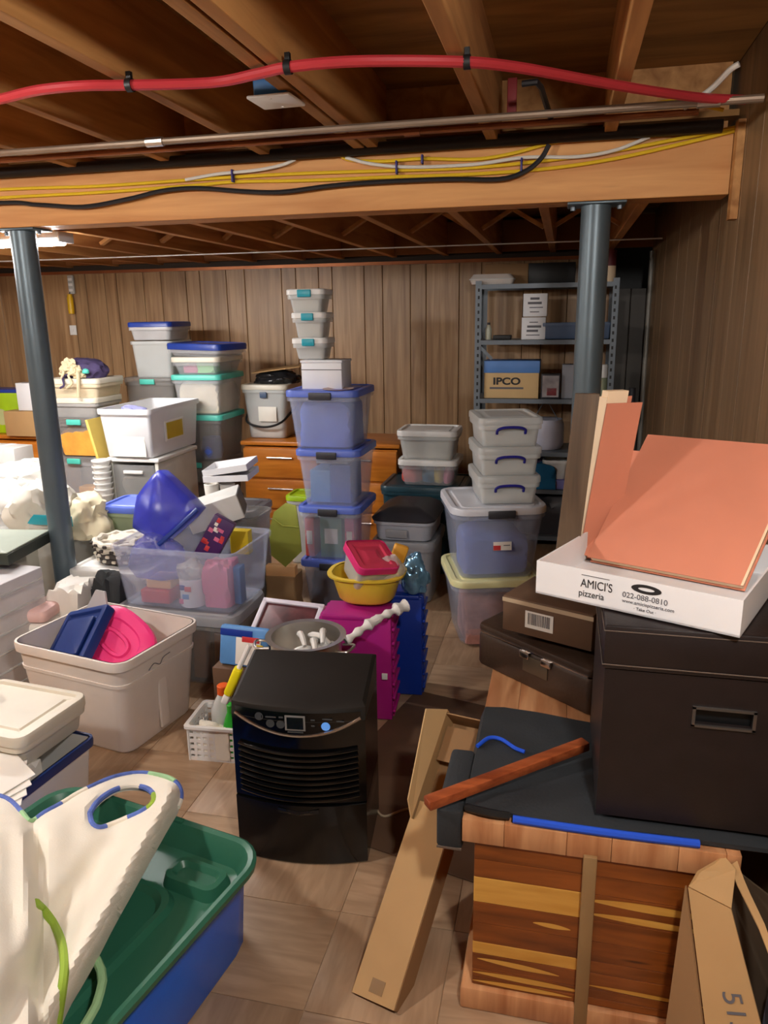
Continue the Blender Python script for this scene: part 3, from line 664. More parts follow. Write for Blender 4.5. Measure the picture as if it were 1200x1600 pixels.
# ------------------------------------------------------------------ basket with cleaners left of the dehumidifier
bk = thing('plastic_basket', 'small white slotted plastic basket beside the dehumidifier', 'basket', (-1.15, 2.29, 0), R(4))
bw, bd_, bh = .22, .17, .135
mb = MB()
cols, rows = 9, 5
for i in range(cols+1):
    x = -bw/2+bw*i/cols
    for y in (-bd_/2, bd_/2): mb.box((x, y, bh/2), (.010, .004, bh))
for j in range(7):
    y = -bd_/2+bd_*j/6
    for x in (-bw/2, bw/2): mb.box((x, y, bh/2), (.004, .010, bh))
for k in range(rows+1):
    z = .008+(bh-.016)*k/rows
    for y in (-bd_/2, bd_/2): mb.box((0, y, z), (bw+.008, .0035, .013 if k not in (0, rows) else .018))
    for x in (-bw/2, bw/2): mb.box((x, 0, z), (.0035, bd_+.004, .013 if k not in (0, rows) else .018))
mb.build('slotted_wall', white_pl, bk, smooth=False)
MB().box((0, 0, .003), (bw, bd_, .005)).build('floor_panel', white_pl, bk, smooth=False)
rm = MB(); q = lambda i, z: rrect(bw+2*i, bd_+2*i, .015, z); rm.loft([q(.0, bh-.004), q(.014, bh-.004), q(.014, bh+.006), q(0, bh+.006)], False, False); rm.loft([q(.0, bh+.006), q(.0, bh-.004)], False, False); rm.build('rim', white_pl, bk)
def bottle(name, label, loc, r, h, body, cap, capm, sq=1, rz=0):
    t = thing(name, label, 'bottle', loc, rz)
    MB().lathe([(0, 0), (r*.9, 0), (r, r*.15), (r, h*.55), (r*.96, h*.62), (r*.7, h*.75), (r*.42, h*.86), (r*.4, h*.9), (0, h*.9)], 24, sy=sq).build('body', body, t)
    c = MB().lathe([(r*.46, h*.865), (r*.46, h*.99), (r*.4, h), (0, h)], 20).build('cap', capm, t)
    return t
bottle('cleaner_bottle', 'white bottle with orange cap standing in the small basket', (-1.155, 2.30, .007), .05, .25, M('bottle_white', (222, 226, 224), .35, alpha=.95), None, orange_pl)
bottle('cleaner_bottle', 'bright green bottle in the small basket next to the dehumidifier', (-1.098, 2.235, .007), .034, .215, bgreen, None, bgreen, .7)
fill('cleaning_rag', 'crumpled white rag stuffed in the small basket', 'rag', white_cloth, (-1.165, 2.225, .01), .13, .045, .13, 5)
# yellow scrub brush
br = thing('scrub_brush', 'yellow scrub brush with white handle propped behind the dehumidifier', 'brush', AY(355, 1088, 2.04), 0, rot=(0, R(24), R(10)))
MB().rbox((0, 0, .06), (.03, .04, .10), .01, .008).build('head', byellow, br); MB().tube([(0, 0, .11), (.004, 0, .2)], .008, 8).build('handle', white_pl, br)
MB().rbox((-.0, 0, -.006), (.024, .034, .03), .006, .004).build('bristles', white_pl, br)

# ------------------------------------------------------------------ folding crates
def fold_crate(label, loc, w, d, h, mat, rz):
    t = thing('folding_crate', label, 'crate', loc, rz)
    MB().rbox((0, 0, h/2), (w, d*.55, h), .008, .006).build('panel', mat, t)
    for k in range(2):
        MB().rbox((0, (k-.5)*d*.8, h/2+.004), (w*.97, d*.16, h*.985), .006, .005).build('side_panel', mat, t)
    for k in range(7):                          # ribs on the open edge
        MB().rbox((w/2+.002, 0, h*(.1+.8*k/6)), (.012, d*.9, .012), .003, .003).build('rib', mat, t)
    for k in range(4):
        MB().rbox((w*(-.36+.24*k), -d/2+.01, h*.5), (.012, .012, h*.9), .003, .003).build('rib', mat, t)
    MB().rbox((0, 0, h-.001), (w*.9, d*.98, .022), .006, .006).build('top_rail', mat, t)
    return t
mc = fold_crate('magenta plastic folding crate standing on edge behind the dehumidifier', (-.74, 2.67, 0), .29, .16, .43, magenta, R(4))
MB().rbox((.115, -.089, .2), (.022, .002, .026), .002, .0005).build('white_tag', white_pl, mc); 
fold_crate('dark blue plastic folding crate standing behind the magenta one', (-.66, 2.88, 0), .29, .14, .44, royal, R(4))
ZC = .455
# yellow tub on the crates
yt = thing('yellow_tub', 'yellow oval plastic tub resting on the folding crates', 'tub', (-.725, 2.76, ZC), R(2))
def oval(a, b, z, n=32, e=2.6): return [Vector((a*math.copysign(abs(math.cos(k*2*math.pi/n))**(2/e), math.cos(k*2*math.pi/n)), b*math.copysign(abs(math.sin(k*2*math.pi/n))**(2/e), math.sin(k*2*math.pi/n)), z)) for k in range(n)]
MB().loft([oval(.10, .085, 0), oval(.112, .096, .012), oval(.14, .118, .11), oval(.136, .114, .11), oval(.108, .092, .014), oval(.097, .082, .006)], True, True).build('body', yellow_pl, yt)
MB().loft([oval(.139, .117, .104), oval(.155, .13, .104), oval(.157, .132, .112), oval(.138, .116, .114)], False, False).build('rim', yellow_pl, yt)
pk = thing('pink_lid_container', 'clear square container with translucent pink lid tilted in the yellow tub', 'container', (-.735, 2.73, ZC+.085), 0, rot=(R(24), R(8), R(42)))
shell(.155, .155, .10, .86, .02).build('body', milky, pk); lidmesh(.172, .172, .016, .022).build('lid', pink_clear, pk, (0, 0, .112))
MB().loft([rrect(.172, .172, .022, .13), rrect(.180, .180, .026, .127), rrect(.180, .180, .026, .10), rrect(.172, .172, .022, .10)], False, False).build('lid_edge', pink, pk)
one(blob(.06, .04, .06, 4, .35, 2.5), 'plastic_bag', 'crumpled clear plastic bag hanging over the right side of the yellow tub', 'bag', clearfilm, (-.63, 2.74, ZC+.09))
one(MB().rbox((0, 0, .05), (.06, .03, .1), .008, .006), 'orange_packet', 'orange packet poking up behind the pink lid', 'packet', M('orange_packet', (232, 166, 50), .5), (-.635, 2.85, ZC+.10), rot=(0, R(20), R(20)))
one(blob(.055, .05, .10, 12, .4, 3), 'foil_bag', 'shiny blue and silver foil bag standing on the dark blue crate', 'bag', M('blue_foil', (120, 170, 205), .18, .5, var=.3, scale=14), (-.555, 2.87, ZC+.0))
# box carrying the pot, hidden behind the dehumidifier
carton('cardboard_box', 'plain kraft box under the steel pot, mostly hidden by the dehumidifier', 'box', (-.85, 2.345, 0), .28, .30, .30, kraft_d, R(3))
pt_ = thing('stock_pot', 'stainless steel stock pot with flared rim behind the dehumidifier', 'pot', (-.845, 2.345, .302))
MB().lathe([(0, 0), (.118, 0), (.125, .008), (.125, .15), (.142, .156), (.143, .160), (.122, .158), (.120, .012), (0, .006)], 40).build('body', steel, pt_)
for a in (200, 350):
    c, s_ = math.cos(R(a)), math.sin(R(a)); MB().tube(smoothpath([(c*.13-s_*.03, s_*.13+c*.03, .13), (c*.175-s_*.03, s_*.175+c*.03, .135), (c*.175+s_*.03, s_*.175-c*.03, .135), (c*.13+s_*.03, s_*.13-c*.03, .13)], 5), .005, 8).build('handle', steel, pt_)
random.seed(3)
for k in range(8):                              # white plastic pieces in the pot
    an = R(random.uniform(0, 360)); r_ = random.uniform(.0, .05); cx_, cy_ = -.82+r_*math.cos(an), 2.34+r_*math.sin(an); an2 = R(random.uniform(0, 180)); dx_, dy_ = .05*math.cos(an2), .05*math.sin(an2); z_ = .40+.008*k
    one(MB().tube(smoothpath([(cx_-dx_, cy_-dy_, z_-.006), (cx_, cy_, z_+.012), (cx_+dx_, cy_+dy_, z_)], 5), [.007, .008, .009, .010, .010, .010, .011, .012, .013, .011, .008], 8), 'plastic_utensil', 'small white curved plastic piece lying in the steel pot', 'utensil', white_pl, group='white plastic pieces in the pot')
_a, _b = AY(540, 1002, 2.36), AY(634, 946, 2.56); pp = smoothpath([_a+(_b-_a)*k/5+Vector((0, 0, .012*math.sin(k*.63))) for k in range(6)], 6)
one(MB().tube(pp, [.014+.004*math.sin(i*1.3)+(.008 if i > len(pp)-7 else 0)+(.006 if 10 < i < 15 else 0) for i in range(len(pp))], 10), 'white_stick_brush', 'long white plastic handle sticking out of the steel pot', 'handle', white_pl)
# printed packet and frame left of the pot
ps = thing('printed_bag', 'blue and white printed plastic bag leaning behind the dehumidifier', 'bag', (-1.098, 2.37, .302), R(-4), rot=(R(-12), 0, R(-4)))
MB().rbox((0, 0, .075), (.2, .03, .15), .012, .012).build('pouch', sky_print, ps)
MB().rbox((.02, -.017, .06), (.10, .004, .1), .01, .001).build('white_panel', paper_w, ps); MB().rbox((.03, -.0195, .105), (.07, .002, .02), .008, .0005).build('red_band', red_print, ps)
MB().rbox((.065, -.0195, .075), (.03, .002, .03), .004, .0005).build('yellow_band', label_yellow, ps); MB().rbox((-.03, -.0175, .125), (.13, .002, .025), .004, .0005).build('blue_band', royal, ps)
carton('cardboard_box', 'dark cardboard box behind the printed plastic bag', 'box', (-1.115, 2.44, 0), .2, .2, .30, brown_card)
pf = thing('picture_frame', 'white picture frame with dark print lying behind the steel pot', 'picture frame', (-1.02, 2.60, .375), R(-6), rot=(R(35), 0, R(-6)))
MB().rbox((0, 0, 0), (.25, .2, .008), .002, .001).build('print', M('dark_print', (88, 44, 48), .4, var=.4, scale=12), pf)
for c, d in (((0, .1, .004), (.27, .02, .018)), ((0, -.1, .004), (.27, .02, .018)), ((-.125, 0, .004), (.02, .2, .018)), ((.125, 0, .004), (.02, .2, .018))):
    MB().rbox(c, d, .003, .003).build('frame_bar', M('white_frame', (214, 210, 224), .4), pf)
carton('cardboard_box', 'kraft box supporting the white picture frame', 'box', (-1.06, 2.66, 0), .2, .14, .30, kraft_d)
# ------------------------------------------------------------------ beige tote with lids
bt_ = tote('beige_tote', 'large open beige plastic tote holding navy and pink lids', 'tote', (-1.675, 2.40, 0), .53, .44, .385, R(-11), beige, None, .86, .05, rimh=.035)
MB().loft([rrect(.500, .412, .045, .275), rrect(.516, .428, .05, .276), rrect(.519, .431, .05, .29), rrect(.504, .416, .046, .292)], False, False).build('step_band', beige, bt_)
for x in (-.1, .1): MB().rbox((x+.0, -.203, .13), (.05, .012, .22), .01, .006).build('rib', beige, bt_) if False else None
MB().rbox((.243, .0, .15), (.014, .05, .24), .01, .006).build('rib', beige, bt_)
mkk = MB().tube(smoothpath([(.262, -.08, .30), (.2625, -.05, .315), (.263, -.02, .30), (.263, .0, .318), (.2625, .04, .322)], 5), .0016, 6).build('marker_scrawl', greyink, bt_)
nl = thing('navy_lid', 'navy blue plastic lid leaning inside the beige tote', 'lid', (-1.80, 2.385, .335), 0, rot=(R(38), R(-18), R(-14)))
lidmesh(.25, .28, .028, .02).build('panel', navy, nl); MB().rbox((0, -.12, .035), (.08, .02, .02), .006, .005).build('latch', navy, nl); MB().rbox((0, .0, .028), (.16, .17, .012), .01, .005).build('raised_panel', navy, nl)
pl = thing('pink_tub_cover', 'hot pink oval plastic lid leaning inside the beige tote', 'lid', (-1.64, 2.39, .335), 0, rot=(R(38), R(20), R(-24)))
MB().loft([oval(.17, .125, -.012), oval(.178, .133, -.008), oval(.176, .131, .012), oval(.165, .12, .02), oval(.12, .085, .02), oval(.112, .078, .014)], True, True).build('panel', pink, pl)
MB().loft([oval(.085, .045, .014), oval(.08, .04, .024), oval(.07, .03, .024), oval(.065, .026, .016)], False, True).build('raised_ring', pink, pl)
cs = thing('clear_sheet_lid', 'translucent white wedge shaped lid standing at the back of the beige tote', 'lid', (-1.80, 2.49, .30), 0, rot=(R(-10), 0, R(-14)))
MB().add([(-.12, -.004, 0), (.10, -.004, 0), (.05, -.004, .20), (0.0, -.004, .20), (-.12, .004, 0), (.10, .004, 0), (.05, .004, .20), (0, .004, .20)], [(0, 1, 2, 3), (4, 7, 6, 5), (0, 4, 5, 1), (1, 5, 6, 2), (2, 6, 7, 3), (3, 7, 4, 0)]).build('panel', M('translucent_grey', (206, 204, 206), .3, alpha=.85), cs, smooth=False)
# ------------------------------------------------------------------ left edge: drawer tower, white bins
dt = thing('drawer_tower', 'translucent white plastic drawer tower at the left edge behind the white bins', 'drawers', (-2.36, 2.52, 0), R(-4))
MB().rbox((0, .0, .26), (.38, .36, .52), .012, .008).build('frame', M('tower_white', (214, 212, 214), .35, alpha=.92), dt)
for k in range(3):
    d = MB().rbox((0, -.19, .09+.165*k), (.35, .03, .15), .012, .01).build('drawer', milky, dt); MB().rbox((0, -.212, .12+.165*k), (.1, .014, .02), .005, .004).build('grip', white_pl, d)
for k in range(6): MB().rbox((.19, 0, .07+.08*k), (.008, .34, .012), .003, .003).build('side_rib', milky, dt)
MB().tube([(.17, -.175, .5), (.185, -.175, .3), (.19, -.175, .02)], .012, 8).build('corner_post', white_pl, dt)
wb_ = tote('white_bin', 'white plastic bin with navy edge stacked at the left below the flat lid', 'bin', (-1.68, 1.79, 0), .40, .36, .22, R(-6), white_pl, None, .9, .02, rim=navy, rimh=.03)
wb3 = tote('white_bin', 'cream plastic bin on top of the navy edged one at the left', 'bin', (-1.70, 1.87, .225), .36, .28, .085, R(-6), cream_pl, cream_pl, .94, .03)
for k in range(4):
    one(slab(Matrix.Identity(4), .22, .16, .003, .002), 'paper_sheet', ['white paper on the flat cream lid', 'second white paper lower in the fanned pile at the left', 'third paper sheet fanned over the white bins', 'lowest paper sheet sagging over the navy edge'][k], 'paper', paper_w, (-1.58+.012*k, 1.64-.012*k, .262-.012*k), rot=(R(10+2*k), R(4), R(-30-9*k)))
fill('paper_bundle', 'bundle of white plastic and papers in the navy edged bin', 'paper', paper_w, (-1.68, 1.70, .02), .30, .16, .21, 14, amp=.4, freq=3)
one(MB().lathe([(0, 0), (.05, 0), (.055, .02), (.05, .13), (.04, .14), (0, .14)], 20), 'tan_cup', 'tan cup cut by the left picture edge on the cream bin', 'cup', M('tan_cup', (170, 146, 122), .5), (-1.80, 1.80, .345))
# ------------------------------------------------------------------ lower left: blue tote, green tray, white cloth
TR = R(-12)
def rotp(c, x, y, a): return Vector((c[0]+x*math.cos(a)-y*math.sin(a), c[1]+x*math.sin(a)+y*math.cos(a), 0))
bluec = (-1.08, 1.175)
tote('blue_tote', 'bright blue plastic tote on the floor under the dark green tray', 'tote', (bluec[0], bluec[1], 0), .64, .82, .245, R(-9), brightblue, None, .965, .10, rimh=.03)
gt = thing('green_tray', 'dark green plastic lid upturned like a tray on the blue tote', 'tray', (-1.045, 1.12, .25), TR)
tw, td_ = .66, .80
mb = MB(); q = lambda i, z, r=.09: rrect(tw-2*i, td_-2*i, max(r-i, .02), z, n=6)
mb.loft([q(.05, 0), q(.03, .004), q(.012, .05), q(.0, .056), q(-.006, .05), q(-.008, .064), q(.0, .07), q(.012, .066), q(.022, .052), q(.04, .014), q(.06, .008)], True, True)
mb.build('tray_body', green_tray, gt)
rr = MB(); q2 = lambda i, z: rrect(tw*.62-2*i, td_*.66-2*i, .06, z, 0, -.02, 6); rr.loft([q2(0, .007), q2(.008, .022), q2(.02, .022), q2(.03, .008)], False, False); rr.build('raised_ridge', green_tray, gt)
for cx, cy in ((.2, .29), (-.2, .29)):
    MB().loft([rrect(.16, .09, .03, .007, cx, cy, 5), rrect(.145, .075, .026, .036, cx, cy, 5), rrect(.12, .05, .018, .038, cx, cy, 5), rrect(.1, .035, .014, .026, cx, cy, 5)], False, True).build('corner_block', green_tray, gt)
MB().rbox((.06, .395, .062), (.04, .016, .02), .004, .004).build('clip', green_tray, gt)
# white fabric with an oval hole and patterned binding, draped over the tray
OUT = [(-40, 1236), (10, 1248), (34, 1270), (48, 1284), (70, 1270), (96, 1256), (122, 1240), (150, 1226), (180, 1214), (215, 1208), (250, 1212), (274, 1222), (283, 1240), (278, 1262), (262, 1290), (236, 1336), (206, 1390), (178, 1440), (152, 1490), (128, 1532), (108, 1566), (88, 1610), (70, 1650), (-60, 1650), (-60, 1400)]
HOLE = [(140, 1272), (150, 1256), (166, 1242), (186, 1232), (208, 1229), (228, 1232), (240, 1242), (238, 1256), (222, 1268), (200, 1278), (176, 1288), (156, 1294), (144, 1288)]
def cz_(x, y):
    # height of the cloth above the floor: a soft roll on the right edge, a fold on the left
    z = .372 + .02*math.sin((x+y*.35)/38) + .012*noise.noise(Vector((x/45, y/60, 1)))
    dx = x-(283-(y-1250)*.56)                   # distance from the right hand roll
    z += .055*math.exp(-((dx+26)/24)**2) - .03*math.exp(-((dx+85)/26)**2)*min(1, max(0, (y-1300)/60))
    fold = x-(40+.03*(y-1300)+10*math.sin((y-1250)/120))
    z += (.075/(1+math.exp(fold/4.5)) - .02*math.exp(-((fold-12)/9)**2))*min(1, max(0, (y-1262)/40)) + .03*math.exp(-((x+8)/20)**2)*min(1, max(0, (y-1262)/40))
    return z
def cpt(x, y):
    d = min((x-a)**2+(y-b)**2 for a, b in O2)**.5; k = max(0, 1-d/24); dh_ = min((x-a)**2+(y-b)**2 for a, b in H2)**.5
    return AZ(x, y, cz_(x, y)-.028*k*k-.010*max(0, 1-dh_/14)**2)
def inside(p, poly):
    c = False; n = len(poly)
    for i in range(n):
        (x1, y1), (x2, y2) = poly[i], poly[(i+1) % n]
        if (y1 > p[1]) != (y2 > p[1]) and p[0] < (x2-x1)*(p[1]-y1)/(y2-y1)+x1: c = not c
    return c
def dens(poly, n=4):
    P = smoothpath([(x, y, 0) for x, y in poly+[poly[0]]], n)[:-1]; return [(p.x, p.y) for p in P]
O2, H2 = dens(OUT, 4), dens(HOLE, 4)
pts = [Vector(p) for p in O2+H2]; n1, n2 = len(O2), len(H2)
edges = [(i, (i+1) % n1) for i in range(n1)]+[(n1+i, n1+(i+1) % n2) for i in range(n2)]
for gx in range(-60, 290, 8):
    for gy in range(1205, 1650, 8):
        if inside((gx, gy), O2) and not inside((gx, gy), H2) and min((gx-a)**2+(gy-b)**2 for a, b in O2+H2) > 30: pts.append(Vector((gx, gy)))
res = geometry.delaunay_2d_cdt(pts, edges, [], 0, 1e-4)
V2, F2 = res[0], res[2]
keep = []
for f in F2:
    c = sum((V2[i] for i in f), Vector((0, 0)))/len(f)
    if inside(c, O2) and not inside(c, H2): keep.append(f)
P3 = [cpt(v.x, v.y) for v in V2]; k = len(P3)
mb = MB(); und = [p-Vector((0, 0, .012)) for p in P3]
from collections import Counter
ec = Counter(); 
for f in keep:
    for i in range(3): ec[tuple(sorted((f[i], f[(i+1) % 3])))] += 1
mb.add(P3+und, [tuple(f) for f in keep]+[tuple(i+k for i in f)[::-1] for f in keep]+[(a, b, b+k, a+k) for (a, b), c in ec.items() if c == 1])
ctw = thing('padded_cloth', 'white padded fabric with oval hole and blue green binding over the green tray', 'cloth', cpt(120, 1400))
def child_world(o, par): o.parent = par; o.matrix_parent_inverse = par.matrix_basis.inverted(); return o
child_world(mb.build('fabric', white_cloth), ctw)
def strip(poly, i0, i1, r, mat, nm):
    P = [cpt(*poly[i % len(poly)])+Vector((0, 0, .001)) for i in range(i0, i1+1)]
    return child_world(MB().tube(P, r, 8).build(nm, mat), ctw)
pat = [trim_blue, trim_blue, white_cloth, trim_blue, trim_green, trim_blue, white_cloth]
i = 0; j = 0
while i < n2:
    e = min(i+6, n2); strip(H2, i, e, .0072, pat[j % 7], 'hole_binding'); i = e; j += 1
i = 2; j = 0
while i < 52:
    e = min(i+6, 52); strip(O2, i, e, .0068, [trim_blue, trim_aqua, trim_blue, white_cloth, trim_blue][j % 5], 'edge_binding'); i = e; j += 1
GP = smoothpath([(x, y, 0) for x, y in ((56, 1412), (72, 1428), (88, 1452), (98, 1480), (101, 1512), (97, 1550), (91, 1590), (86, 1640))], 5)
child_world(MB().tube([cpt(p.x, p.y)+Vector((0, 0, .002)) for p in GP], .0085, 8).build('green_piping', trim_green), ctw)
BP = [(150, 1498), (158, 1516), (160, 1534), (156, 1552), (150, 1572), (140, 1590), (128, 1610)]
one(MB().tube([AZ(x, y, .322) for x, y in BP], .009, 8), 'binding_strip', 'strip of blue and green binding lying on the green tray below the cloth', 'binding', trim_aqua)
# ------------------------------------------------------------------ clear tote with gifts
CY = 2.74
g0 = tote('storage_bin', 'grey lidded bin with orange wooden pieces on the floor under the clear gift tote', 'bin', (-1.585, CY+.17, 0), .56, .36, .285, 0, smoky, grey_pl, .93, .06, lh=.03)
for i, x in enumerate((-1.50, -1.40)):
    one(MB().rbox((0, 0, .12), (.06, .05, .24), .006, .004), 'wooden_block', ['orange wooden block inside the grey bin, the left one', 'orange wooden block inside the grey bin, the right one'][i], 'block', dresser_m, (x, CY+.06, .012), rot=(0, R(3), 0))
gz = .33
tote('gift_tote', 'large clear open tote full of gift wrap and toys', 'tote', (-1.575, CY+.21, gz), .585, .40, .275, R(-2), clear_b, None, .9, .04)
tp = one(MB().lathe([(.018, 0), (.055, 0), (.055, .12), (.018, .12), (.018, 0)], 28), 'paper_towel_roll', 'printed white paper roll standing in the clear gift tote', 'paper roll', M('roll_print', (226, 226, 236), .6, var=.02), (-1.53, CY+.09, gz+.01))
for i, (a, z, m) in enumerate(((250, .09, royal), (275, .085, red_print), (262, .05, sky_print), (240, .025, pink_print))):
    c, s_ = math.cos(R(a)), math.sin(R(a)); MB().rbox((c*.0555, s_*.0555, z), (.03, .004, .022), .006, .001, T=None).build('printed_mark', m, tp)
one(blob(.06, .05, .05, 21, .35, 3), 'plastic_bag', 'clear crinkled bag on the paper roll in the gift tote', 'bag', clearfilm, (-1.53, CY+.09, gz+.132))
fill('gift_bag', 'pink cellophane bag inside the clear gift tote', 'bag', pink_print, (-1.41, CY+.12, gz+.01), .12, .12, .2, 31)
one(MB().rbox((0, 0, .085), (.05, .06, .17), .006, .005), 'toy_box', 'sky blue carton at the right inside the clear gift tote', 'box', sky_print, (-1.345, CY+.15, gz+.008))
one(MB().rbox((0, 0, .03), (.14, .14, .06), .008, .006), 'toy_box', 'red flat box at the bottom left inside the clear gift tote', 'box', red_print, (-1.70, CY+.13, gz+.008))
one(MB().rbox((0, 0, .02), (.12, .12, .04), .008, .006), 'toy_box', 'peach flat box on the red one in the gift tote', 'box', peach, (-1.69, CY+.14, gz+.07))
# blue translucent film basket
P = lambda x, y, Y: AY(x, y, Y)
bf = thing('blue_film_bag', 'translucent royal blue plastic folded bag sticking out of the gift tote', 'bag', (-1.62, CY+.2, gz+.1))
A_, B_, C_, D_, E_ = P(245, 732, 2.95), P(310, 795, 2.92), P(250, 850, 2.84), P(205, 825, 2.86), P(212, 775, 2.90)
bk_ = [p+Vector((0, .10, -.02)) for p in (A_, B_, C_, D_, E_)]
cen = (A_+B_+C_+D_+E_)/5+Vector((0, -.045, 0)); cb_ = sum(bk_, Vector())/5+Vector((0, .02, 0))
vs = [A_, B_, C_, D_, E_, cen]+bk_+[cb_]
o_ = MB().add(vs, [(i, (i+1) % 5, 5) for i in range(5)]+[(6+i, 11, 6+(i+1) % 5) for i in range(5)]+[(i, 6+i, 6+(i+1) % 5, (i+1) % 5) for i in range(5)]).build('film_panel', blue_film, smooth=False)
child_world(o_, bf)
o_.modifiers.new('soft', 'SUBSURF').levels = 2; o_.modifiers['soft'].render_levels = 2
for e_ in o_.data.edges: pass
at_ = o_.data.attributes.new('crease_edge', 'FLOAT', 'EDGE')
for e_ in at_.data: e_.value = .82
o_.data.polygons.foreach_set('use_smooth', [True]*len(o_.data.polygons))
child_world(MB().tube([B_+Vector((0, -.01, 0)), (B_+C_)/2+Vector((0, -.02, -.004)), C_+Vector((0, -.012, 0))], .011, 8).build('rolled_edge', navylid), bf)
lo = blob(.125, .06, .12, 41, .3, 2.6).build('gathered_film', M('blue_film_thin', (104, 112, 222), .3, alpha=.42, var=.1), None, P(250, 900, 2.86)); child_world(lo, bf)
# purple gift carton
gcx = thing('gift_carton', 'purple carton with red and white print tilted in the gift tote', 'carton', AY(322, 868, 2.93), 0, rot=(R(-8), R(30), R(8)))
MB().rbox((0, 0, .09), (.10, .05, .2), .004, .003).build('body', purple_print, gcx)
random.seed(8)
for k in range(11):
    MB().rbox((random.uniform(-.036, .036), -.0258, .02+.16*random.random()), (random.uniform(.014, .034), .0016, random.uniform(.012, .024)), .003, .0005).build('printed_patch', [red_print, red_print, pink_print, paper_w][k % 4], gcx)
one(MB().rbox((0, 0, .05), (.09, .05, .11), .006, .004), 'yellow_box', 'yellow box behind the purple gift carton', 'box', label_yellow, AY(378, 862, 3.05)-Vector((0, 0, .0)))
# white cartons behind
wx = AY(345, 800, 3.25)
wcb = thing('white_carton', 'white carton lying tilted behind the purple gift carton', 'carton', wx-Vector((0, 0, .05)), 0, rot=(R(4), R(-17), R(18)))
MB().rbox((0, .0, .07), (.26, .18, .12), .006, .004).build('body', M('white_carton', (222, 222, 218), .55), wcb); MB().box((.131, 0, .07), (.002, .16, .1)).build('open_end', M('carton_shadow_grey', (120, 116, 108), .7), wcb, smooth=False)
lc = AY(352, 742, 3.7)
for i, (dz, rx, lab) in enumerate(((0, -3, 'shallow white carton lid lying below the tilted one'), (.045, -9, 'shallow white carton lid lying tilted on another'))):
    t = thing('carton_lid', lab, 'lid', lc+Vector((.0, .08, dz-.03)), 0, rot=(R(3), R(rx), R(5)))  # loose lids of white cartons
    MB().box((0, 0, .002), (.25, .2, .003)).build('panel', white_card, t, smooth=False)
    for c, d in (((0, -.1, .018), (.25, .003, .034)), ((0, .1, .018), (.25, .003, .034)), ((-.125, 0, .018), (.003, .2, .034)), ((.125, 0, .018), (.003, .2, .034))): MB().box(c, d).build('side', white_card, t, smooth=False)
for i, x in enumerate((325, 350)):
    p = AY(x, 790, 3.72); one(MB().lathe([(0, 0), (.035, 0), (.042, .11), (.038, .112), (.03, .006), (0, .006)], 20), 'paper_cup', ['white paper cup below the carton lids, the left one', 'white paper cup below the carton lids, the right one'][i], 'cup', paper_w, (p.x, p.y+.06, p.z))
# supports hidden behind: a low bin column that carries those cartons
tote('storage_bin', 'smoky storage bin under the white cartons behind the gift tote', 'bin', (wx.x-.17, 3.42, 0), .24, .30, wx.z-.085, 0, smoky, grey_pl, .95)
tote('storage_bin', 'tall smoky storage bin under the paper cups', 'bin', (lc.x, 3.82, 0), .30, .30, AY(335, 790, 3.72).z-.045, 0, smoky, grey_pl, .95)
# smoky tall tote, olive felt, paper bag right of the gift tote
tote('storage_bin', 'tall smoky bin between the gift tote and the olive felt', 'bin', (-1.525, 3.42, 0), .18, .26, .60, 0, smoky, None, .94)
of = thing('olive_felt', 'olive green felt sheet hanging down to a point beside the blue lidded stack', 'felt', AY(445, 885, 3.38))
OP = [(428, 800), (446, 786), (462, 790), (468, 830), (471, 862), (446, 886), (424, 868), (420, 830)]
f1 = [AY(x, y, 3.38+.02*math.sin(i*1.7)) for i, (x, y) in enumerate(OP)]
quadm = MB(); c0 = sum(f1, Vector())/8+Vector((0, -.02, 0)); th = Vector((0, .006, 0))
quadm.add(f1+[c0]+[p+th for p in f1]+[c0+th], [(i, (i+1) % 8, 8) for i in range(8)]+[(9+i, 17, 9+(i+1) % 8) for i in range(8)]+[(i, 9+i, 9+(i+1) % 8, (i+1) % 8) for i in range(8)])
child_world(quadm.build('felt_panel', olive), of); child_world(MB().tube([f1[0]+Vector((0, -.012, -.03)), c0+Vector((0, -.006, .04)), f1[3]+Vector((0, -.004, .02))], .004, 6).build('fold', olive), of)
pbx = AY(435, 960, 3.36)
pbg = thing('paper_bag', 'crumpled brown paper bag with folded peach top beside the blue lidded stack', 'bag', (pbx.x, 3.46, 0), R(4))
hb = AY(435, 905, 3.36).z
sh = MB(); rings = []
for i in range(9):
    z = hb*i/8; rings.append([p+Vector((noise.noise(Vector((p.x*20, p.y*20, z*12)))*.016, noise.noise(Vector((p.x*20, p.y*20+5, z*12)))*.016, 0)) for p in rrect(.17-.01*(i/8), .13, .012, z, n=4)])
sh.loft(rings); sh.build('sack', paperbag, pbg); MB().rbox((0, -.03, hb+.025), (.155, .05, .055), .004, .004).build('folded_top', peach, pbg)
# ------------------------------------------------------------------ stack of four blue lidded totes in the middle
SY = 3.62; sd = .40
zt = [AY(505, y, SY).z for y in (613, 706, 795, 880)]
spec = [(466, 562, None), (462, 562, None), (458, 562, None), (442, 558, None)]
tops = zt[::-1]; zbase = 0.0
labs = ['clear tote with dark contents at the bottom of the blue lidded stack', 'clear tote with green book third from the top of the blue lidded stack', 'clear tote with blue boxes second from the top of the blue lidded stack', 'clear tote full of blue fabric at the top of the blue lidded stack']
CS = []
for i in range(4):
    x0, x1, _ = spec[i]; y = (880, 795, 706, 613)[i]
    a, b = AY(x0, y, SY).x, AY(x1, y, SY).x
    h = tops[i]-zbase-.028
    loc = ((a+b)/2, SY+sd/2, zbase+.002); ww = (b-a)-.03
    CS.append((loc, ww, h)); tote('blue_lid_tote', labs[i], 'tote', loc, ww, sd-.03, h, 0, clear_b, bluelid, .86, .035, charcoal, 'f', group='blue lidded totes', lw=.33)
    zbase = tops[i]
ZT = zbase+.002
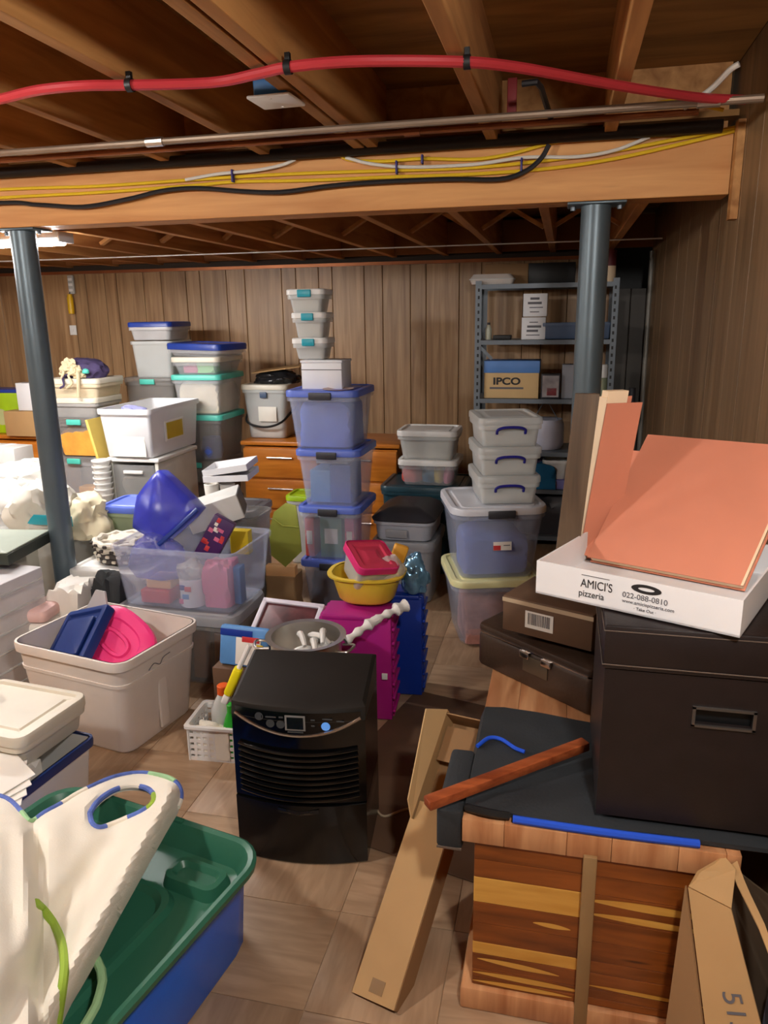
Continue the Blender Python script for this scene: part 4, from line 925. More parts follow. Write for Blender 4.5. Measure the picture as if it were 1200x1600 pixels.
(l, w, h) = CS[3]; fill('blue_fabric', 'periwinkle blue folded fabric inside the top tote', 'fabric', blue_cloth, (l[0], l[1], l[2]+.014), w*.78, .30, h*.93, 3, amp=.12, freq=1.4)
(l, w, h) = CS[2]
for i, (dx, hh, m, lb) in enumerate(((-.06, .17, sky_print, 'sky blue carton at the left in the second tote'), (.05, .2, M('deep_blue_card', (52, 92, 180), .5, var=.1), 'deep blue carton at the right in the second tote'))):
    one(MB().rbox((0, 0, hh/2), (.11, .22, hh), .004, .003), 'carton', lb, 'carton', m, (l[0]+dx, l[1]-.02, l[2]+.016))
one(MB().rbox((0, 0, .03), (.17, .16, .06), .004, .003), 'paper_stack', 'white papers on top of the cartons in the second tote', 'paper', paper_w, (l[0], l[1]-.03, l[2]+.219))
(l, w, h) = CS[1]
for i, (dx, ww_, hh, m, lb) in enumerate(((-.12, .05, .21, red_cloth, 'dull red book at the left in the third tote'), (0.0, .12, .235, M('book_green', (80, 134, 100), .5), 'green book in the middle of the third tote'), (.10, .05, .22, pink_print, 'pink book at the right in the third tote'))):
    b = thing('book', lb, 'book', (l[0]+dx, l[1]-.07, l[2]+.016)); MB().rbox((0, 0, hh/2), (ww_, .16, hh), .003, .003).build('cover', m, b); MB().rbox((.0, -.081, hh*.5), (ww_*.6, .003, hh*.35), .002, .0005).build('title_panel', paper_w, b)
(l, w, h) = CS[0]; fill('dark_clothes', 'dark grey clothes inside the bottom tote', 'clothes', charcoal, (l[0], l[1], l[2]+.014), w*.8, .3, h*.9, 9, amp=.15)
# on top of that stack
wbx = FR(471, 534, 568, 603, SY+.12)
t = carton('white_box', 'white square box on the blue lid under three small bins', 'box', (wbx[0], SY+.12+.09, ZT), wbx[1], .18, .135, white_card)
MB().box((0, -.0905, .1), (wbx[1]*1.0, .002, .004)).build('lid_line', greyink, t, smooth=False); MB().rbox((0, 0, .141), (wbx[1]+.008, .188, .012), .004, .003).build('lid', white_card, t)
zz = ZT+.1485
for i, (x0, x1, yt, lb, m) in enumerate(((453, 510, 530, 'lowest of three small clear bins with teal latches', 'dark'), (452, 508, 490, 'middle of three small clear bins with teal latches', 'cream'), (444, 506, 453, 'topmost of three small clear bins with teal latches', 'cream'))):
    Y = SY+.13; a, b = AY(x0, yt, Y).x, AY(x1, yt, Y).x; zt_ = AY(480, yt, Y).z; h = zt_-zz-.022
    tote('latch_bin', lb, 'bin', ((a+b)/2, Y+.09, zz), (b-a)-.03, .15, h, 0, milky, white_pl, .86, .02, tealblue, 'f', .016, 'small bins with teal latches', lw=.4)
    fill('packed_goods', ['dark and white goods inside the lowest small bin', 'cream goods inside the middle small bin', 'cream goods inside the topmost small bin'][i], 'goods', charcoal if i == 0 else cream_cloth, ((a+b)/2, Y+.09, zz+.016), (b-a)*.62, .11, h*.75, 5+i)
    zz = zt_+.002
pp_ = AY(527, 606, SY+.06); one(MB().lathe([(0, 0), (.05, 0), (.078, .009), (.08, .012), (.05, .004), (0, .004)], 28), 'plate', 'shallow plate with dark rim on the top blue lid', 'plate', M('plate_pink', (176, 150, 142), .4), (pp_.x, SY+.075, ZT-.001))
# ------------------------------------------------------------------ dressers at the back wall
def dresser(label, x0, x1, Y, ztop, d, nx):
    t = thing('dresser', label, 'dresser', ((x0+x1)/2, Y+d/2, 0)); w = x1-x0
    MB().box((0, .008, ztop/2-.01), (w-.02, d-.02, ztop-.06)).build('carcass', dresser_m, t, smooth=False)
    MB().rbox((0, 0, ztop-.014), (w+.02, d, .028), .004, .006).build('top', dresser_m, t)
    for k in range(nx):
        for j in range(3):
            hh = (ztop-.1)/3; cx = -w/2+w*(k+.5)/nx
            dr = MB().rbox((cx, -d/2+.006, .06+hh*(j+.5)), (w/nx-.02, .02, hh-.014), .004, .004).build('drawer', dresser_m, t)
            MB().tube([(cx-.09, -d/2-.016, .06+hh*(j+.5)+.04), (cx+.09, -d/2-.016, .06+hh*(j+.5)+.04)], .006, 8).build('pull', chrome, dr)
    for sx in (-1, 1):
        MB().rbox((sx*(w/2-.03), -d/2+.03, .03), (.04, .04, .06), .004, .004).build('foot', dresser_m, t)
    return t
DZ = AY(420, 690, 4.72).z
dresser('orange brown wooden dresser behind the blue lidded stack', AY(378, 700, 4.72).x, AY(622, 700, 4.72).x, 4.72, DZ, .46, 2)
dresser('orange brown wooden cabinet at the far left behind the plastic bags', -4.6, AY(62, 700, 4.72).x, 4.72, DZ-.0, .46, 2)
# clear bin on the dresser
b = FR(378, 446, 605, 690, 4.80)
t = tote('handled_bin', 'clear bin with grey lid and black swing handle on the dresser', 'bin', (b[0], 4.97, DZ+.001), b[1], .30, AY(412, 605, 4.8).z-DZ-.02, 0, milky, cream_pl, .84, .04, None, group=None)
MB().tube(smoothpath([(-b[1]/2-.008, 0, .20), (-b[1]/2*.8, -.165, .12), (0, -.175, .085), (b[1]/2*.8, -.165, .12), (b[1]/2+.008, 0, .20)], 6), .008, 8).build('handle', black_void, t)
MB().rbox((-.0, -.158, .30), (.05, .014, .04), .005, .004).build('latch', slate, t)
MB().rbox((.02, -.1485, .17), (.13, .003, .1), .02, .001).build('sticker', M('sticker_print', (232, 226, 214), .5, var=.05), t)
one(MB().rbox((0, 0, .03), (.06, .05, .06), .01, .008), 'red_packet', 'reddish packet inside the clear bin on the dresser', 'packet', red_cloth, (b[0]-.09, 4.93, DZ+.15))
fill('packed_goods', 'cream goods inside the clear bin on the dresser', 'goods', cream_cloth, (b[0], 4.97, DZ+.014), b[1]*.72, .24, .14, 17)
ztp = AY(412, 605, 4.8).z+.012
one(blob(.15, .10, .06, 22, .3, 3), 'black_plastic_bag', 'crinkled black plastic bag lying on the clear bin', 'bag', M('black_film', (30, 30, 32), .22, var=.05), (b[0]+.05, 4.97, ztp))
one(slab(Matrix.Identity(4), .34, .2, .008, .002), 'cardboard_piece', 'flat piece of cardboard lying on the black plastic bag', 'cardboard', kraft, (b[0]+.06, 4.98, ztp+.095), rot=(R(2), R(-7), R(6)))
# ------------------------------------------------------------------ bins right of the blue lidded stack
z2 = AY(662, 722, 4.35).z; z1 = AY(662, 676, 4.35).z; z3 = AY(662, 762, 4.35).z
b = FR(618, 712, 676, 722, 4.35)
tote('storage_bin', 'large dark teal tote below the two white lidded bins', 'tote', (b[0]-.02, 4.56, 0), .50, .42, z3-.03, 0, dark_teal, dark_teal, .92, .04)
tote('white_lid_bin', 'flat clear bin with red and blue toys under another white lidded bin', 'bin', (b[0]+.005, 4.52, z3+.002), b[1]-.02, .28, z2-z3-.03, 0, clear, white_pl, .88, .035, tealblue, 'l', .022)
tote('white_lid_bin', 'flat clear bin with cream contents on top of the toy bin', 'bin', (b[0], 4.52, z2+.002), b[1]-.02, .28, z1-z2-.03, 0, milky, white_pl, .88, .035, tealblue, 'l', .022)
fill('packed_goods', 'cream crumpled goods in the upper white lidded bin', 'goods', cream_cloth, (b[0], 4.52, z2+.016), b[1]*.74, .22, (z1-z2)*.62, 33)
for i, (dx, m, lb, r_) in enumerate(((-.1, red_cloth, 'red toy in the lower white lidded bin', .065), (.01, tealcloth, 'blue toy in the lower white lidded bin', .055), (.06, label_yellow, 'yellow toy in the lower white lidded bin', .035), (.12, pink_print, 'pink toy in the lower white lidded bin', .03))):
    one(blob(r_, .07, (z2-z3)*.42, 50+i, .2, 2.5, 3), 'toy', lb, 'toy', m, (b[0]+dx, 4.48, z3+.014))
by = 3.82; zA = AY(625, 824, by).z; zB = AY(625, 850, by).z
b = FR(575, 668, 824, 850, by)
tote('grey_bin', 'grey bin on the floor under the black lidded one', 'bin', (b[0]+.02, by+.24, 0), b[1]-.0, .42, zB-.03, 0, grey_pl, grey_pl, .92, .05)
t = tote('grey_bin', 'flat grey bin with black domed lid beside the right hand stack', 'bin', (b[0]+.02, by+.24, zB+.004), b[1]-.01, .42, zA-zB+.02, 0, M('pale_grey_plastic', (176, 180, 190), .4), None, .95, .05)
lm = MB(); q = lambda i, z: rrect(b[1]+.02-2*i, .45-2*i, max(.06-i, .01), z); lm.loft([q(0, 0), q(-.004, .012), q(.02, .03), q(.08, .06), q(.12, .066)]); lm.build('lid', charcoal, t, (0, 0, zA-zB+.018))
MB().rbox((-.03, -.216, .045), (.12, .012, .045), .004, .003).build('handle_plate', grey_pl, t)
# ------------------------------------------------------------------ right stack
RZ = R(17); RC = (-.315, 3.56)
z1, z2, z3 = .345, .695, 1.092
tote('storage_tote', 'clear tote with pale yellow lid at the bottom of the right stack', 'tote', (RC[0], RC[1], 0), .40, .43, z1-.03, RZ, clear_b, paleyellow, .8, .06, None, 'f')
tote('storage_tote', 'clear tote with white lid and dark latch in the right stack', 'tote', (RC[0]+.005, RC[1], z1+.002), .42, .45, z2-z1-.032, RZ, clear_b, M('lid_white', (222, 224, 232), .35, alpha=.93), .84, .07, charcoal, 'f')
def rloc(x, y): return rotp(RC, x, y, RZ)
l = rloc(0, -.03); fill('blue_fabric', 'blue folded fabric in the white lidded tote of the right stack', 'fabric', M('muted_blue_fabric', (104, 124, 200), .85, var=.1), (l.x, l.y, z1+.02), .30, .28, .20, 61, RZ, .15, 1.6)
st = rloc(.02, -.2055); sk = thing('price_sticker', 'white and red sticker on the front of the right hand clear tote', 'sticker', (st.x, st.y-.014, z1+.17), RZ, rot=(R(-6), 0, RZ)); MB().box((0, 0, 0), (.085, .001, .04)).build('white_field', paper_w, sk, smooth=False); MB().box((-.025, -.0008, -.008), (.034, .001, .022)).build('red_field', red_print, sk, smooth=False); MB().box((.02, -.0008, .003), (.03, .001, .004)).build('print_line', greyink, sk, smooth=False)
l = rloc(-.02, -.05); fill('packed_goods', 'pale red and white goods in the bottom tote of the right stack', 'goods', M('faded_red', (206, 150, 140), .8, var=.25, scale=10), (l.x, l.y, .014), .24, .26, .24, 63, RZ, .2, 1.8)
zz = z2+.004
for i in range(3):
    h = (z3-z2)/3-.004
    tl = rloc(.055, -.02)
    tote('handled_bin', ['lowest of three frosted bins with blue handles', 'middle of three frosted bins with blue handles', 'topmost of three frosted bins with blue handles'][i], 'bin', (tl.x, tl.y, zz), .265, .32, h-.024, R(15), milky, milky, .93, .02, None, 'f', .02, 'frosted bins with blue handles', handle=M('handle_blue', (34, 32, 130), .4) if i == 0 else bpy.data.materials['handle_blue'])
    one(MB().rbox((0, 0, .04), (.2, .25, .07), .006, .005), 'paper_stack', ['pale papers in the lowest frosted bin', 'pale papers in the middle frosted bin', 'pale papers in the topmost frosted bin'][i], 'paper', paper_w, (tl.x, tl.y, zz+.008), R(15)); zz += h+.0045
l = AZ(795, 985, .0); one(blob(.07, .05, .13, 71, .35, 2.6), 'plastic_bag', 'white plastic bag with yellow print slumped against the right stack', 'bag', bagfilm, (-.105, 3.02, CT-.5+.0)) if False else None
vb = thing('shopping_bag', 'white plastic bag with yellow patch behind the briefcase', 'bag', (-.128, 2.50, 0))
blob(.05, .07, .385, 71, .15, 2.4).build('film', bagfilm, vb); MB().rbox((.012, -.05, .54), (.05, .03, .06), .012, .008).build('yellow_patch', byellow, vb)
# ------------------------------------------------------------------ steel shelving
SHY = 4.98; sx0, sx1 = AY(742, 540, SHY).x, AY(962, 540, SHY).x
shz = [AY(800, y, SHY).z for y in (443, 531, 623, 705)]+[.42, .1]
su = thing('shelving_unit', 'grey steel shelving unit with perforated posts against the back wall', 'shelving', ((sx0+sx1)/2, SHY+.2, 0))
swd = sx1-sx0
def lpost(x, y, sx, sy):
    mb = MB(); H_ = shz[0]+.02
    mb.box((x+sx*.018, y, H_/2), (.036, .003, H_)); mb.box((x, y+sy*.018, H_/2), (.003, .036, H_))
    o = mb.build('upright', shelfgrey, su, smooth=False)
    hm = MB()
    for k in range(int(H_/.045)): hm.box((x+sx*.02, y-sy*.0018, .03+.045*k), (.012, .001, .02))
    hm.build('slot_row', black_void, o, smooth=False)
for x, sx in ((-swd/2, 1), (swd/2, -1)):
    for y, sy in ((-.2, 1), (.2, -1)): lpost(x, y, sx, sy)
for z in shz:
    s = MB().box((0, 0, z-.004), (swd-.006, .396, .003)).build('shelf', shelfgrey, su, smooth=False)
    MB().box((0, -.1985, z-.016), (swd-.004, .003, .028)).build('front_lip', shelfgrey, s, smooth=False)
    MB().box((0, .1985, z-.016), (swd-.004, .003, .028)).build('back_lip', shelfgrey, s, smooth=False)
MB().box((0, 0, 0), (.14, .003, .02)).build('gusset', shelfgrey, su, (-swd/2+.06, -.196, shz[1]-.07), rot=(0, R(45), 0), smooth=False)
def onshelf(x0, x1, yt, k, dy=.02):  # front rectangle standing on shelf k
    Y = SHY+dy; a, b = AY(x0, yt, Y).x, AY(x1, yt, Y).x
    return (a+b)/2, b-a, shz[k], AY((x0+x1)/2, yt, Y).z-shz[k], Y
# top shelf
c, w, z, h, Y = onshelf(733, 803, 428, 0, .03)
t = thing('foam_tray', 'white foam clamshell lying on the top shelf', 'tray', (c, Y+.09, z), R(3)); MB().loft([rrect(w*.92, .17, .02, 0), rrect(w, .19, .03, h*.45), rrect(w, .19, .03, h*.55), rrect(w*.85, .15, .03, h)]).build('shell', M('foam_white', (214, 204, 196), .5), t); MB().loft([rrect(w+.008, .198, .03, h*.45), rrect(w+.012, .202, .03, h*.5), rrect(w+.008, .198, .03, h*.55)], False, False).build('seam', white_pl, t)
c, w, z, h, Y = onshelf(758, 826, 412, 0, .20)
carton('cardboard_box', 'kraft cardboard box at the back of the top shelf', 'box', (c, Y+.09, z), w, .17, h, kraft_d, tape=brown_card)
c, w, z, h, Y = onshelf(826, 900, 410, 0, .14)
carton('dark_case', 'black case on the top shelf behind the right post', 'case', (c, Y+.11, z), w, .2, h, black_void, tape=charcoal)
c, w, z, h, Y = onshelf(945, 965, 390, 0, .03)
t = thing('tin_can', 'red and cream can at the right end of the top shelf', 'can', (c, Y+.04, z)); MB().lathe([(0, 0), (w/2, 0), (w/2, h*.5), (0, h*.5)], 20).build('lower_label', cream, t); MB().lathe([(0, h*.5), (w/2, h*.5), (w/2, h), (0, h)], 20).build('upper_label', M('maroon_label', (104, 36, 44), .5), t)
# second shelf
c, w, z, h, Y = onshelf(818, 856, 458, 1)
for i, (z0, hh, lb) in enumerate(((z, h*.49, 'white printed carton standing on the second shelf, the lower one'), (z+h*.5, h*.5, 'white printed carton stacked on another on the second shelf'))):
    t = carton('white_carton', lb, 'carton', (c-(.006 if i == 0 else 0), Y+.07, z0), w, .13, hh-.002, white_card)
    for k in range(4): MB().box((random.uniform(-.01, .01), -.0655, hh*(.2+.19*k)), (w*random.uniform(.3, .6), .001, hh*random.choice((.04, .1)))).build('print_mark', greyink, t, smooth=False)
c, w, z, h, Y = onshelf(850, 955, 504, 1, .015)
tote('slate_bin', 'slate blue plastic bin on the second shelf behind the post', 'bin', (c, Y+.12, z), w, .22, h, 0, slate, None, .98, .01)
c, w, z, h, Y = onshelf(758, 768, 504, 1)
bottle('small_bottle', 'small pale bottle at the left end of the second shelf', (c, Y+.03, z), w/2, h, M('pale_bottle', (206, 208, 188), .4), None, charcoal)
c, w, z, h, Y = onshelf(770, 798, 524, 1, .01); one(MB().rbox((0, 0, h/2), (w, .1, h), .004, .003), 'black_case', 'flat black case lying on the second shelf', 'case', black_void, (c, Y+.055, z))
# third shelf
c, w, z, h, Y = onshelf(757, 843, 564, 2)
t = thing('label_carton', 'kraft carton with blue lid band and black lettering on the third shelf', 'carton', (c, Y+.12, z)); hb_ = h*.68
MB().rbox((0, 0, hb_/2), (w, .22, hb_), .003, .002).build('body', M('light_kraft', (214, 180, 128), .7, var=.03), t); MB().rbox((0, 0, (hb_+h)/2), (w+.008, .228, h-hb_), .003, .002).build('lid_band', mid_blue_card, t)
text_mesh('IPCO', .062, 'carton_lettering', ink, t, (-.03, -.1112, hb_*.66), (R(90), 0, 0), .0004, sx=1.25, bold=.0022); text_mesh('dental products', .03, 'carton_lettering', ink, t, (-.02, -.1112, hb_*.38), (R(90), 0, 0), .0004) if False else None
MB().box((-.03, -.1108, hb_*.40), (w*.62, .001, .012)).build('print_line', greyink, t, smooth=False)
c, w, z, h, Y = onshelf(846, 876, 585, 2)
t = thing('photo_box', 'small grey box with a photo print on the third shelf', 'box', (c, Y+.06, z)); MB().rbox((0, 0, h/2), (w, .1, h), .003, .002).build('body', charcoal, t); MB().box((0, -.0508, h/2), (w*.86, .001, h*.88)).build('photo', M('photo_grey', (176, 170, 172), .35, var=.2, scale=12), t, smooth=False); MB().rbox((.008, -.0518, h*.28), (w*.5, .001, h*.3), .01, .0003).build('photo_flower', M('photo_red', (132, 60, 66), .4, var=.3, scale=20), t)
c, w, z, h, Y = onshelf(885, 900, 570, 2, .04); carton('grey_box', 'grey box half hidden behind the post on the third shelf', 'box', (c, Y+.06, z), w+.05, .1, h, M('soft_grey_card', (150, 152, 160), .6), tape=charcoal)
c, w, z, h, Y = onshelf(935, 952, 570, 2, .02)
t = thing('spray_can', 'spray can with white cap on the third shelf right of the post', 'can', (c, Y+.04, z)); MB().lathe([(0, 0), (w/2, 0), (w/2, h*.58), (w*.4, h*.62), (0, h*.62)], 20).build('body', M('can_olive', (150, 158, 130), .4), t); MB().lathe([(w*.46, h*.62), (w*.46, h*.96), (w*.4, h), (0, h)], 20).build('cap', white_pl, t)
# fourth shelf: cake carrier
c, w, z, h, Y = onshelf(822, 882, 657, 3, .05)
t = thing('cake_carrier', 'round white cake carrier with wire bail handle on the lower shelf', 'cake carrier', (c, Y+.13, z)); MB().lathe([(0, 0), (w*.44, 0), (w*.46, .01), (w*.5, .03), (w*.5, h*.8), (w*.44, h*.98), (0, h)], 36).build('drum', M('carrier_white', (206, 206, 222), .35), t)
MB().tube([(-w*.5, 0, h*.6), (-.02, -.06, h+.10), (.02, -.06, h+.10), (w*.5, 0, h*.6)], .003, 6).build('bail_handle', shelfgrey, t)
# bottom shelves
c, w, z, h, Y = onshelf(845, 878, 752, 4, -.02)
z = shz[4]
tote('white_tub', 'white plastic tub among the things on the low shelf', 'tub', (AY(866, 770, SHY).x, SHY+.1, z+.06), .15, .13, .13, 0, white_pl, None, .85, .02)
fill('blue_cloth', 'bright blue cloth heaped on the low shelf', 'cloth', tealcloth, (AY(835, 800, SHY).x, SHY+.06, z), .26, .11, .17, 81)
carton('purple_box', 'purple and teal box at the back of the low shelf', 'box', (AY(828, 760, SHY).x, SHY+.26, z), .16, .14, .24, purple_cloth, tape=tealcloth)
one(MB().rbox((0, 0, .03), (.17, .15, .06), .006, .004), 'lavender_box', 'lavender flat box under the white tub', 'box', M('lavender', (136, 132, 196), .5), (AY(866, 770, SHY).x, SHY+.1, z))
fill('dark_bag', 'dark bag on the lowest shelf', 'bag', charcoal, (AY(850, 800, SHY).x, SHY+.2, shz[5]), .5, .3, .28, 83)
# corner pole
one(MB().tube([AY(1000, 700, 5.30)-Vector((.02, 0, 1.0)), AY(1000, 690, 5.30), AY(1020, 392, 5.36)], .018, 12), 'grey_pole', 'tall grey pole leaning in the corner beside the shelving', 'pole', pole_m)
one(MB().tube([AY(985, 720, 5.2)-Vector((0, 0, 1.0)), AY(988, 606, 5.2)], .022, 12), 'short_pole', 'short dark pole with rounded end standing in the corner', 'pole', charcoal)

p = AY(466, 775, 4.45); tote('storage_bin', 'clear bin with lime green lid half hidden behind the blue lidded stack', 'bin', (p.x+.02, 4.5, 0), .16, .2, p.z-.02, 0, milky, lime, .92, .03)
# ------------------------------------------------------------------ back left stacks
def stack(x0, x1, Y, d, items, floor=0.0, xs=None):
    """items from the bottom: (name, label, top picture row, body, lid, latch, taper, dx)"""
    z = floor; out = []
    for it in items:
        nm, lb, yt, body, lid, latch, tp, dx0, dx1 = it
        a, b = AY(x0+dx0, yt, Y).x, AY(x1+dx1, yt, Y).x; zt_ = AY((x0+x1)/2, yt, Y).z; h = zt_-z-(.028 if lid else .004)
        tote(nm, lb, 'bin', ((a+b)/2, Y+d/2, z+.002), b-a-.02, d-.03, h, 0, body, lid, tp, .03, latch, 'f', .022, lw=.3)
        out.append(((a+b)/2, Y+d/2, z+.016, b-a, d, h)); z = zt_+.001
    return out, z
g = 'back left stacks'
# A: left of the post
o, zA_ = stack(74, 148, 4.35, .34, [
    ('storage_bin', 'lowest clear bin of the far left stack', 790, smoky, smoky, None, .9, 10, 6),
    ('storage_bin', 'clear bin with orange things low in the far left stack', 716, clear, smoky, teal, .88, 5, 4),
    ('storage_bin', 'deep clear bin with orange fabric in the far left stack', 655, smoky, smoky, teal, .84, 2, 6),
    ('storage_bin', 'shallow grey bin under the cream one in the far left stack', 624, M('grey_clear', (176, 174, 172), .3, alpha=.8), cream_pl, None, .92, -2, 0),
    ('storage_bin', 'shallow cream bin under the purple bag', 594, M('cream_clear', (222, 206, 176), .35, alpha=.9), cream_pl, None, .92, -5, 2)])
fill('orange_fabric', 'orange fabric seen through the deep bin of the far left stack', 'fabric', orange_cloth, (o[2][0], o[2][1]-.02, o[2][2]), o[2][3]*.72, .26, o[2][5]*.75, 91)
one(MB().rbox((0, 0, .05), (.14, .1, .1), .006, .005), 'orange_box', 'orange box inside the lower bin of the far left stack', 'box', orange_cloth, (o[1][0]+.03, o[1][1]-.05, o[1][2]))
pbt = thing('purple_bag', 'dark purple bag with tan cords slumped on the cream bin', 'bag', (o[4][0]+.02, o[4][1]-.03, zA_))
blob(.15, .10, .085, 95, .25, 2.6).build('sack', purple_cloth, pbt)
for k, p in enumerate(([(-.06, -.10, .10), (-.09, -.13, .07), (-.05, -.15, .05), (-.07, -.16, .01)], [(0, -.11, .09), (.02, -.14, .05), (-.02, -.15, .03), (.01, -.165, -.02), (-.03, -.165, -.05)], [(.02, -.11, .06), (.05, -.15, .03), (.055, -.165, -.03), (.05, -.168, -.11)], [(-.02, -.12, .04), (-.06, -.15, .02), (-.05, -.165, -.03), (-.08, -.165, -.05)])):
    MB().tube(smoothpath(p, 5), .011 if k == 2 else .007, 7).build('cord', tan_cloth if k != 3 else purple_cloth, pbt)
for q_, (x, z, r_) in enumerate(((-.04, .075, .05), (.0, .045, .045), (-.075, .05, .03), (.03, .03, .03))): blob(r_, .03, r_*.9, 97+q_, .6, 4).build('tassel', tan_cloth, pbt, (x, -.105, z-.02))
blob(.022, .02, .02, 98, .2, 3, 3).build('aqua_bead', teal, pbt, (.085, -.115, .04))
# B
o, zB_ = stack(196, 262, 4.80, .34, [
    ('storage_bin', 'lowest smoky bin of the stack with the navy lidded top', 700, smoky, smoky, None, .92, 0, 6),
    ('storage_bin', 'smoky bin with yellow fabric and teal latch', 592, smoky, smoky, teal, .9, -6, 8),
    ('storage_bin', 'plain frosted bin under the navy lidded one', 533, milky, None, None, .9, 3, 4),
    ('storage_bin', 'frosted bin with navy lid topping the back left stack', 505, M('frosted', (206, 204, 204), .3, alpha=.8), navylid, None, .92, 0, 2)])
fill('yellow_fabric', 'yellow fabric inside the smoky teal latched bin', 'fabric', yellow_cloth, (o[1][0], o[1][1]-.02, o[1][2]+.16), o[1][3]*.78, .26, .16, 101)
fill('grey_fabric', 'grey fabric at the bottom of the plain frosted bin', 'fabric', grey_pl, (o[2][0], o[2][1], o[2][2]), o[2][3]*.76, .26, .14, 102)
# C
o, zC_ = stack(266, 338, 4.55, .42, [
    ('storage_bin', 'lowest bin of the teal lidded stack', 790, smoky, smoky, teal, .92, 6, 6),
    ('storage_bin', 'smoky bin with teal latch under the white open bin', 722, smoky, smoky, teal, .92, 2, 4),
    ('storage_bin', 'clear bin with teal lid and blue things behind the white bin', 651, smoky, teal, None, .9, 0, 6),
    ('storage_bin', 'clear bin with teal lid full of cream fabric', 588, clear, teal, None, .88, -2, 4),
    ('storage_bin', 'clear bin with white rim and pastel toys on the teal lid', 560, clear, cream_pl, None, .88, -2, 2)])
fill('cream_fabric', 'cream fabric filling the teal lidded bin', 'fabric', cream_cloth, (o[3][0], o[3][1], o[3][2]), o[3][3]*.8, .34, o[3][5]*.95, 111, amp=.15)
one(MB().lathe([(0, 0), (.06, 0), (.075, .05), (.06, .14), (0, .15)], 20), 'blue_ball_toy', 'blue rounded toy in the lower teal lidded bin', 'toy', blue_cloth, (o[2][0]+.06, o[2][1]-.11, o[2][2]))
fill('pink_toy', 'pink toy in the pastel toy bin', 'toy', pink_print, (o[4][0]-.06, o[4][1]-.1, o[4][2]), .1, .08, .055, 113); fill('mint_toy', 'mint green toy in the pastel toy bin', 'toy', M('mint', (168, 224, 150), .6), (o[4][0]+.05, o[4][1]-.1, o[4][2]), .12, .1, .09, 114)
t = tote('storage_bin', 'shallow clear bin with navy lid lying askew on the pastel toy bin', 'bin', (o[4][0]-.0, o[4][1], zC_+.004), .42, .30, .045, R(-14), clear, navylid, .92, .03, None, 'f', .03, rot=(0, R(1), R(-14)))
# white open bin on a grey drawer unit
WY = 3.95
za = AY(200, 716, WY).z; a, b_ = AY(168, 716, WY).x, AY(240, 716, WY).x; dB = AX(322, 680, AY(244, 680, WY).x).y-WY
dB = min(max(dB, .3), .62)
t = thing('drawer_unit', 'grey translucent single drawer unit under the white open bin', 'drawers', ((a+b_)/2+.01, WY+.25, 0))
wd = b_-a+.02; hd = za
MB().rbox((0, 0, hd-.012), (wd+.02, .5, .024), .01, .006).build('top', white_pl, t)
for sx in (-1, 1): MB().rbox((sx*(wd/2-.012), 0, (hd-.024)/2), (.024, .48, hd-.03), .006, .004).build('side', M('unit_grey', (198, 196, 186), .4), t) if sx < 0 else MB().rbox((sx*(wd/2-.012), 0, (hd-.024)/2), (.024, .48, hd-.03), .006, .004).build('side', bpy.data.materials['unit_grey'], t)
for k in range(2):
    hh = (hd-.05)/2; d = MB().rbox((0, -.235, .015+hh*(k+.5)), (wd-.05, .02, hh-.016), .01, .006).build('drawer', smoky, t); MB().rbox((0, -.25, .015+hh*(k+.5)+hh*.36), (wd*.4, .012, .02), .005, .004).build('grip', white_pl, d)
MB().box((0, .23, hd/2), (wd-.04, .01, hd-.05)).build('back', smoky, t, smooth=False)
fill('grey_clothes', 'grey clothes inside the upper drawer of the grey unit', 'clothes', M('warm_grey_cloth', (130, 124, 114), .85, var=.15), ((a+b_)/2+.01, WY+.22, hd*.5), wd*.7, .34, hd*.36, 121)
h = AY(200, 640, WY-.02).z-za
t = tote('white_open_bin', 'white open bin with a yellow label on its right side', 'bin', ((a+b_)/2+.0, WY-.03+dB/2, za+.002), b_-a+.025, dB, h, 0, white_mk, None, .9, .02, rimh=.03)
xx = (b_-a+.025)/2*.955
MB().rbox((xx+.004, -.02, h*.48), (.003, dB*.38, h*.42), .004, .001).build('label_pocket', white_pl, t); MB().box((xx+.0062, -.02, h*.48), (.001, dB*.32, h*.34)).build('yellow_label', label_yellow, t, smooth=False)
one(blob(.08, .06, .04, 125, .4, 3), 'lavender_cloth', 'lavender cloth lying at the rim of the white open bin', 'cloth', M('lavender_cloth', (150, 152, 200), .8, var=.2), ((a+b_)/2-.02, WY+.10, za+h-.055))
fill('white_linen', 'white linen inside the white open bin', 'linen', paper_w, ((a+b_)/2, WY+.22, za+.012), (b_-a)*.75, dB*.75, h*.72, 126)
# yellow folder and white stacked lids beside it
p = AY(160, 700, 4.15); one(MB().rbox((0, 0, -.06), (.018, .16, .5), .003, .002), 'yellow_folder', 'yellow folder wedged between the far left stack and the white bin', 'folder', M('pale_gold', (212, 184, 92), .6), (p.x, p.y, p.z), rot=(0, R(-12), 0))
p = AY(152, 790, 3.85)
t = thing('cup_stack', 'stack of white foam cups left of the grey drawer unit', 'cups', (p.x+.01, 3.92, 0)); zc = AY(152, 722, 3.85).z
for k in range(7): MB().lathe([(.03, 0), (.052, .075), (.056, .075), (.056, .083), (.05, .083), (.029, .004)], 22, cap0=True).build('cup', white_pl, t, (0, 0, zc-.083-.034*k))
tote('storage_bin', 'smoky bin under the stack of foam cups', 'bin', (p.x-.03, 3.95, 0), .16, .24, zc-.083-.034*6-.006, 0, smoky, None, .95) 
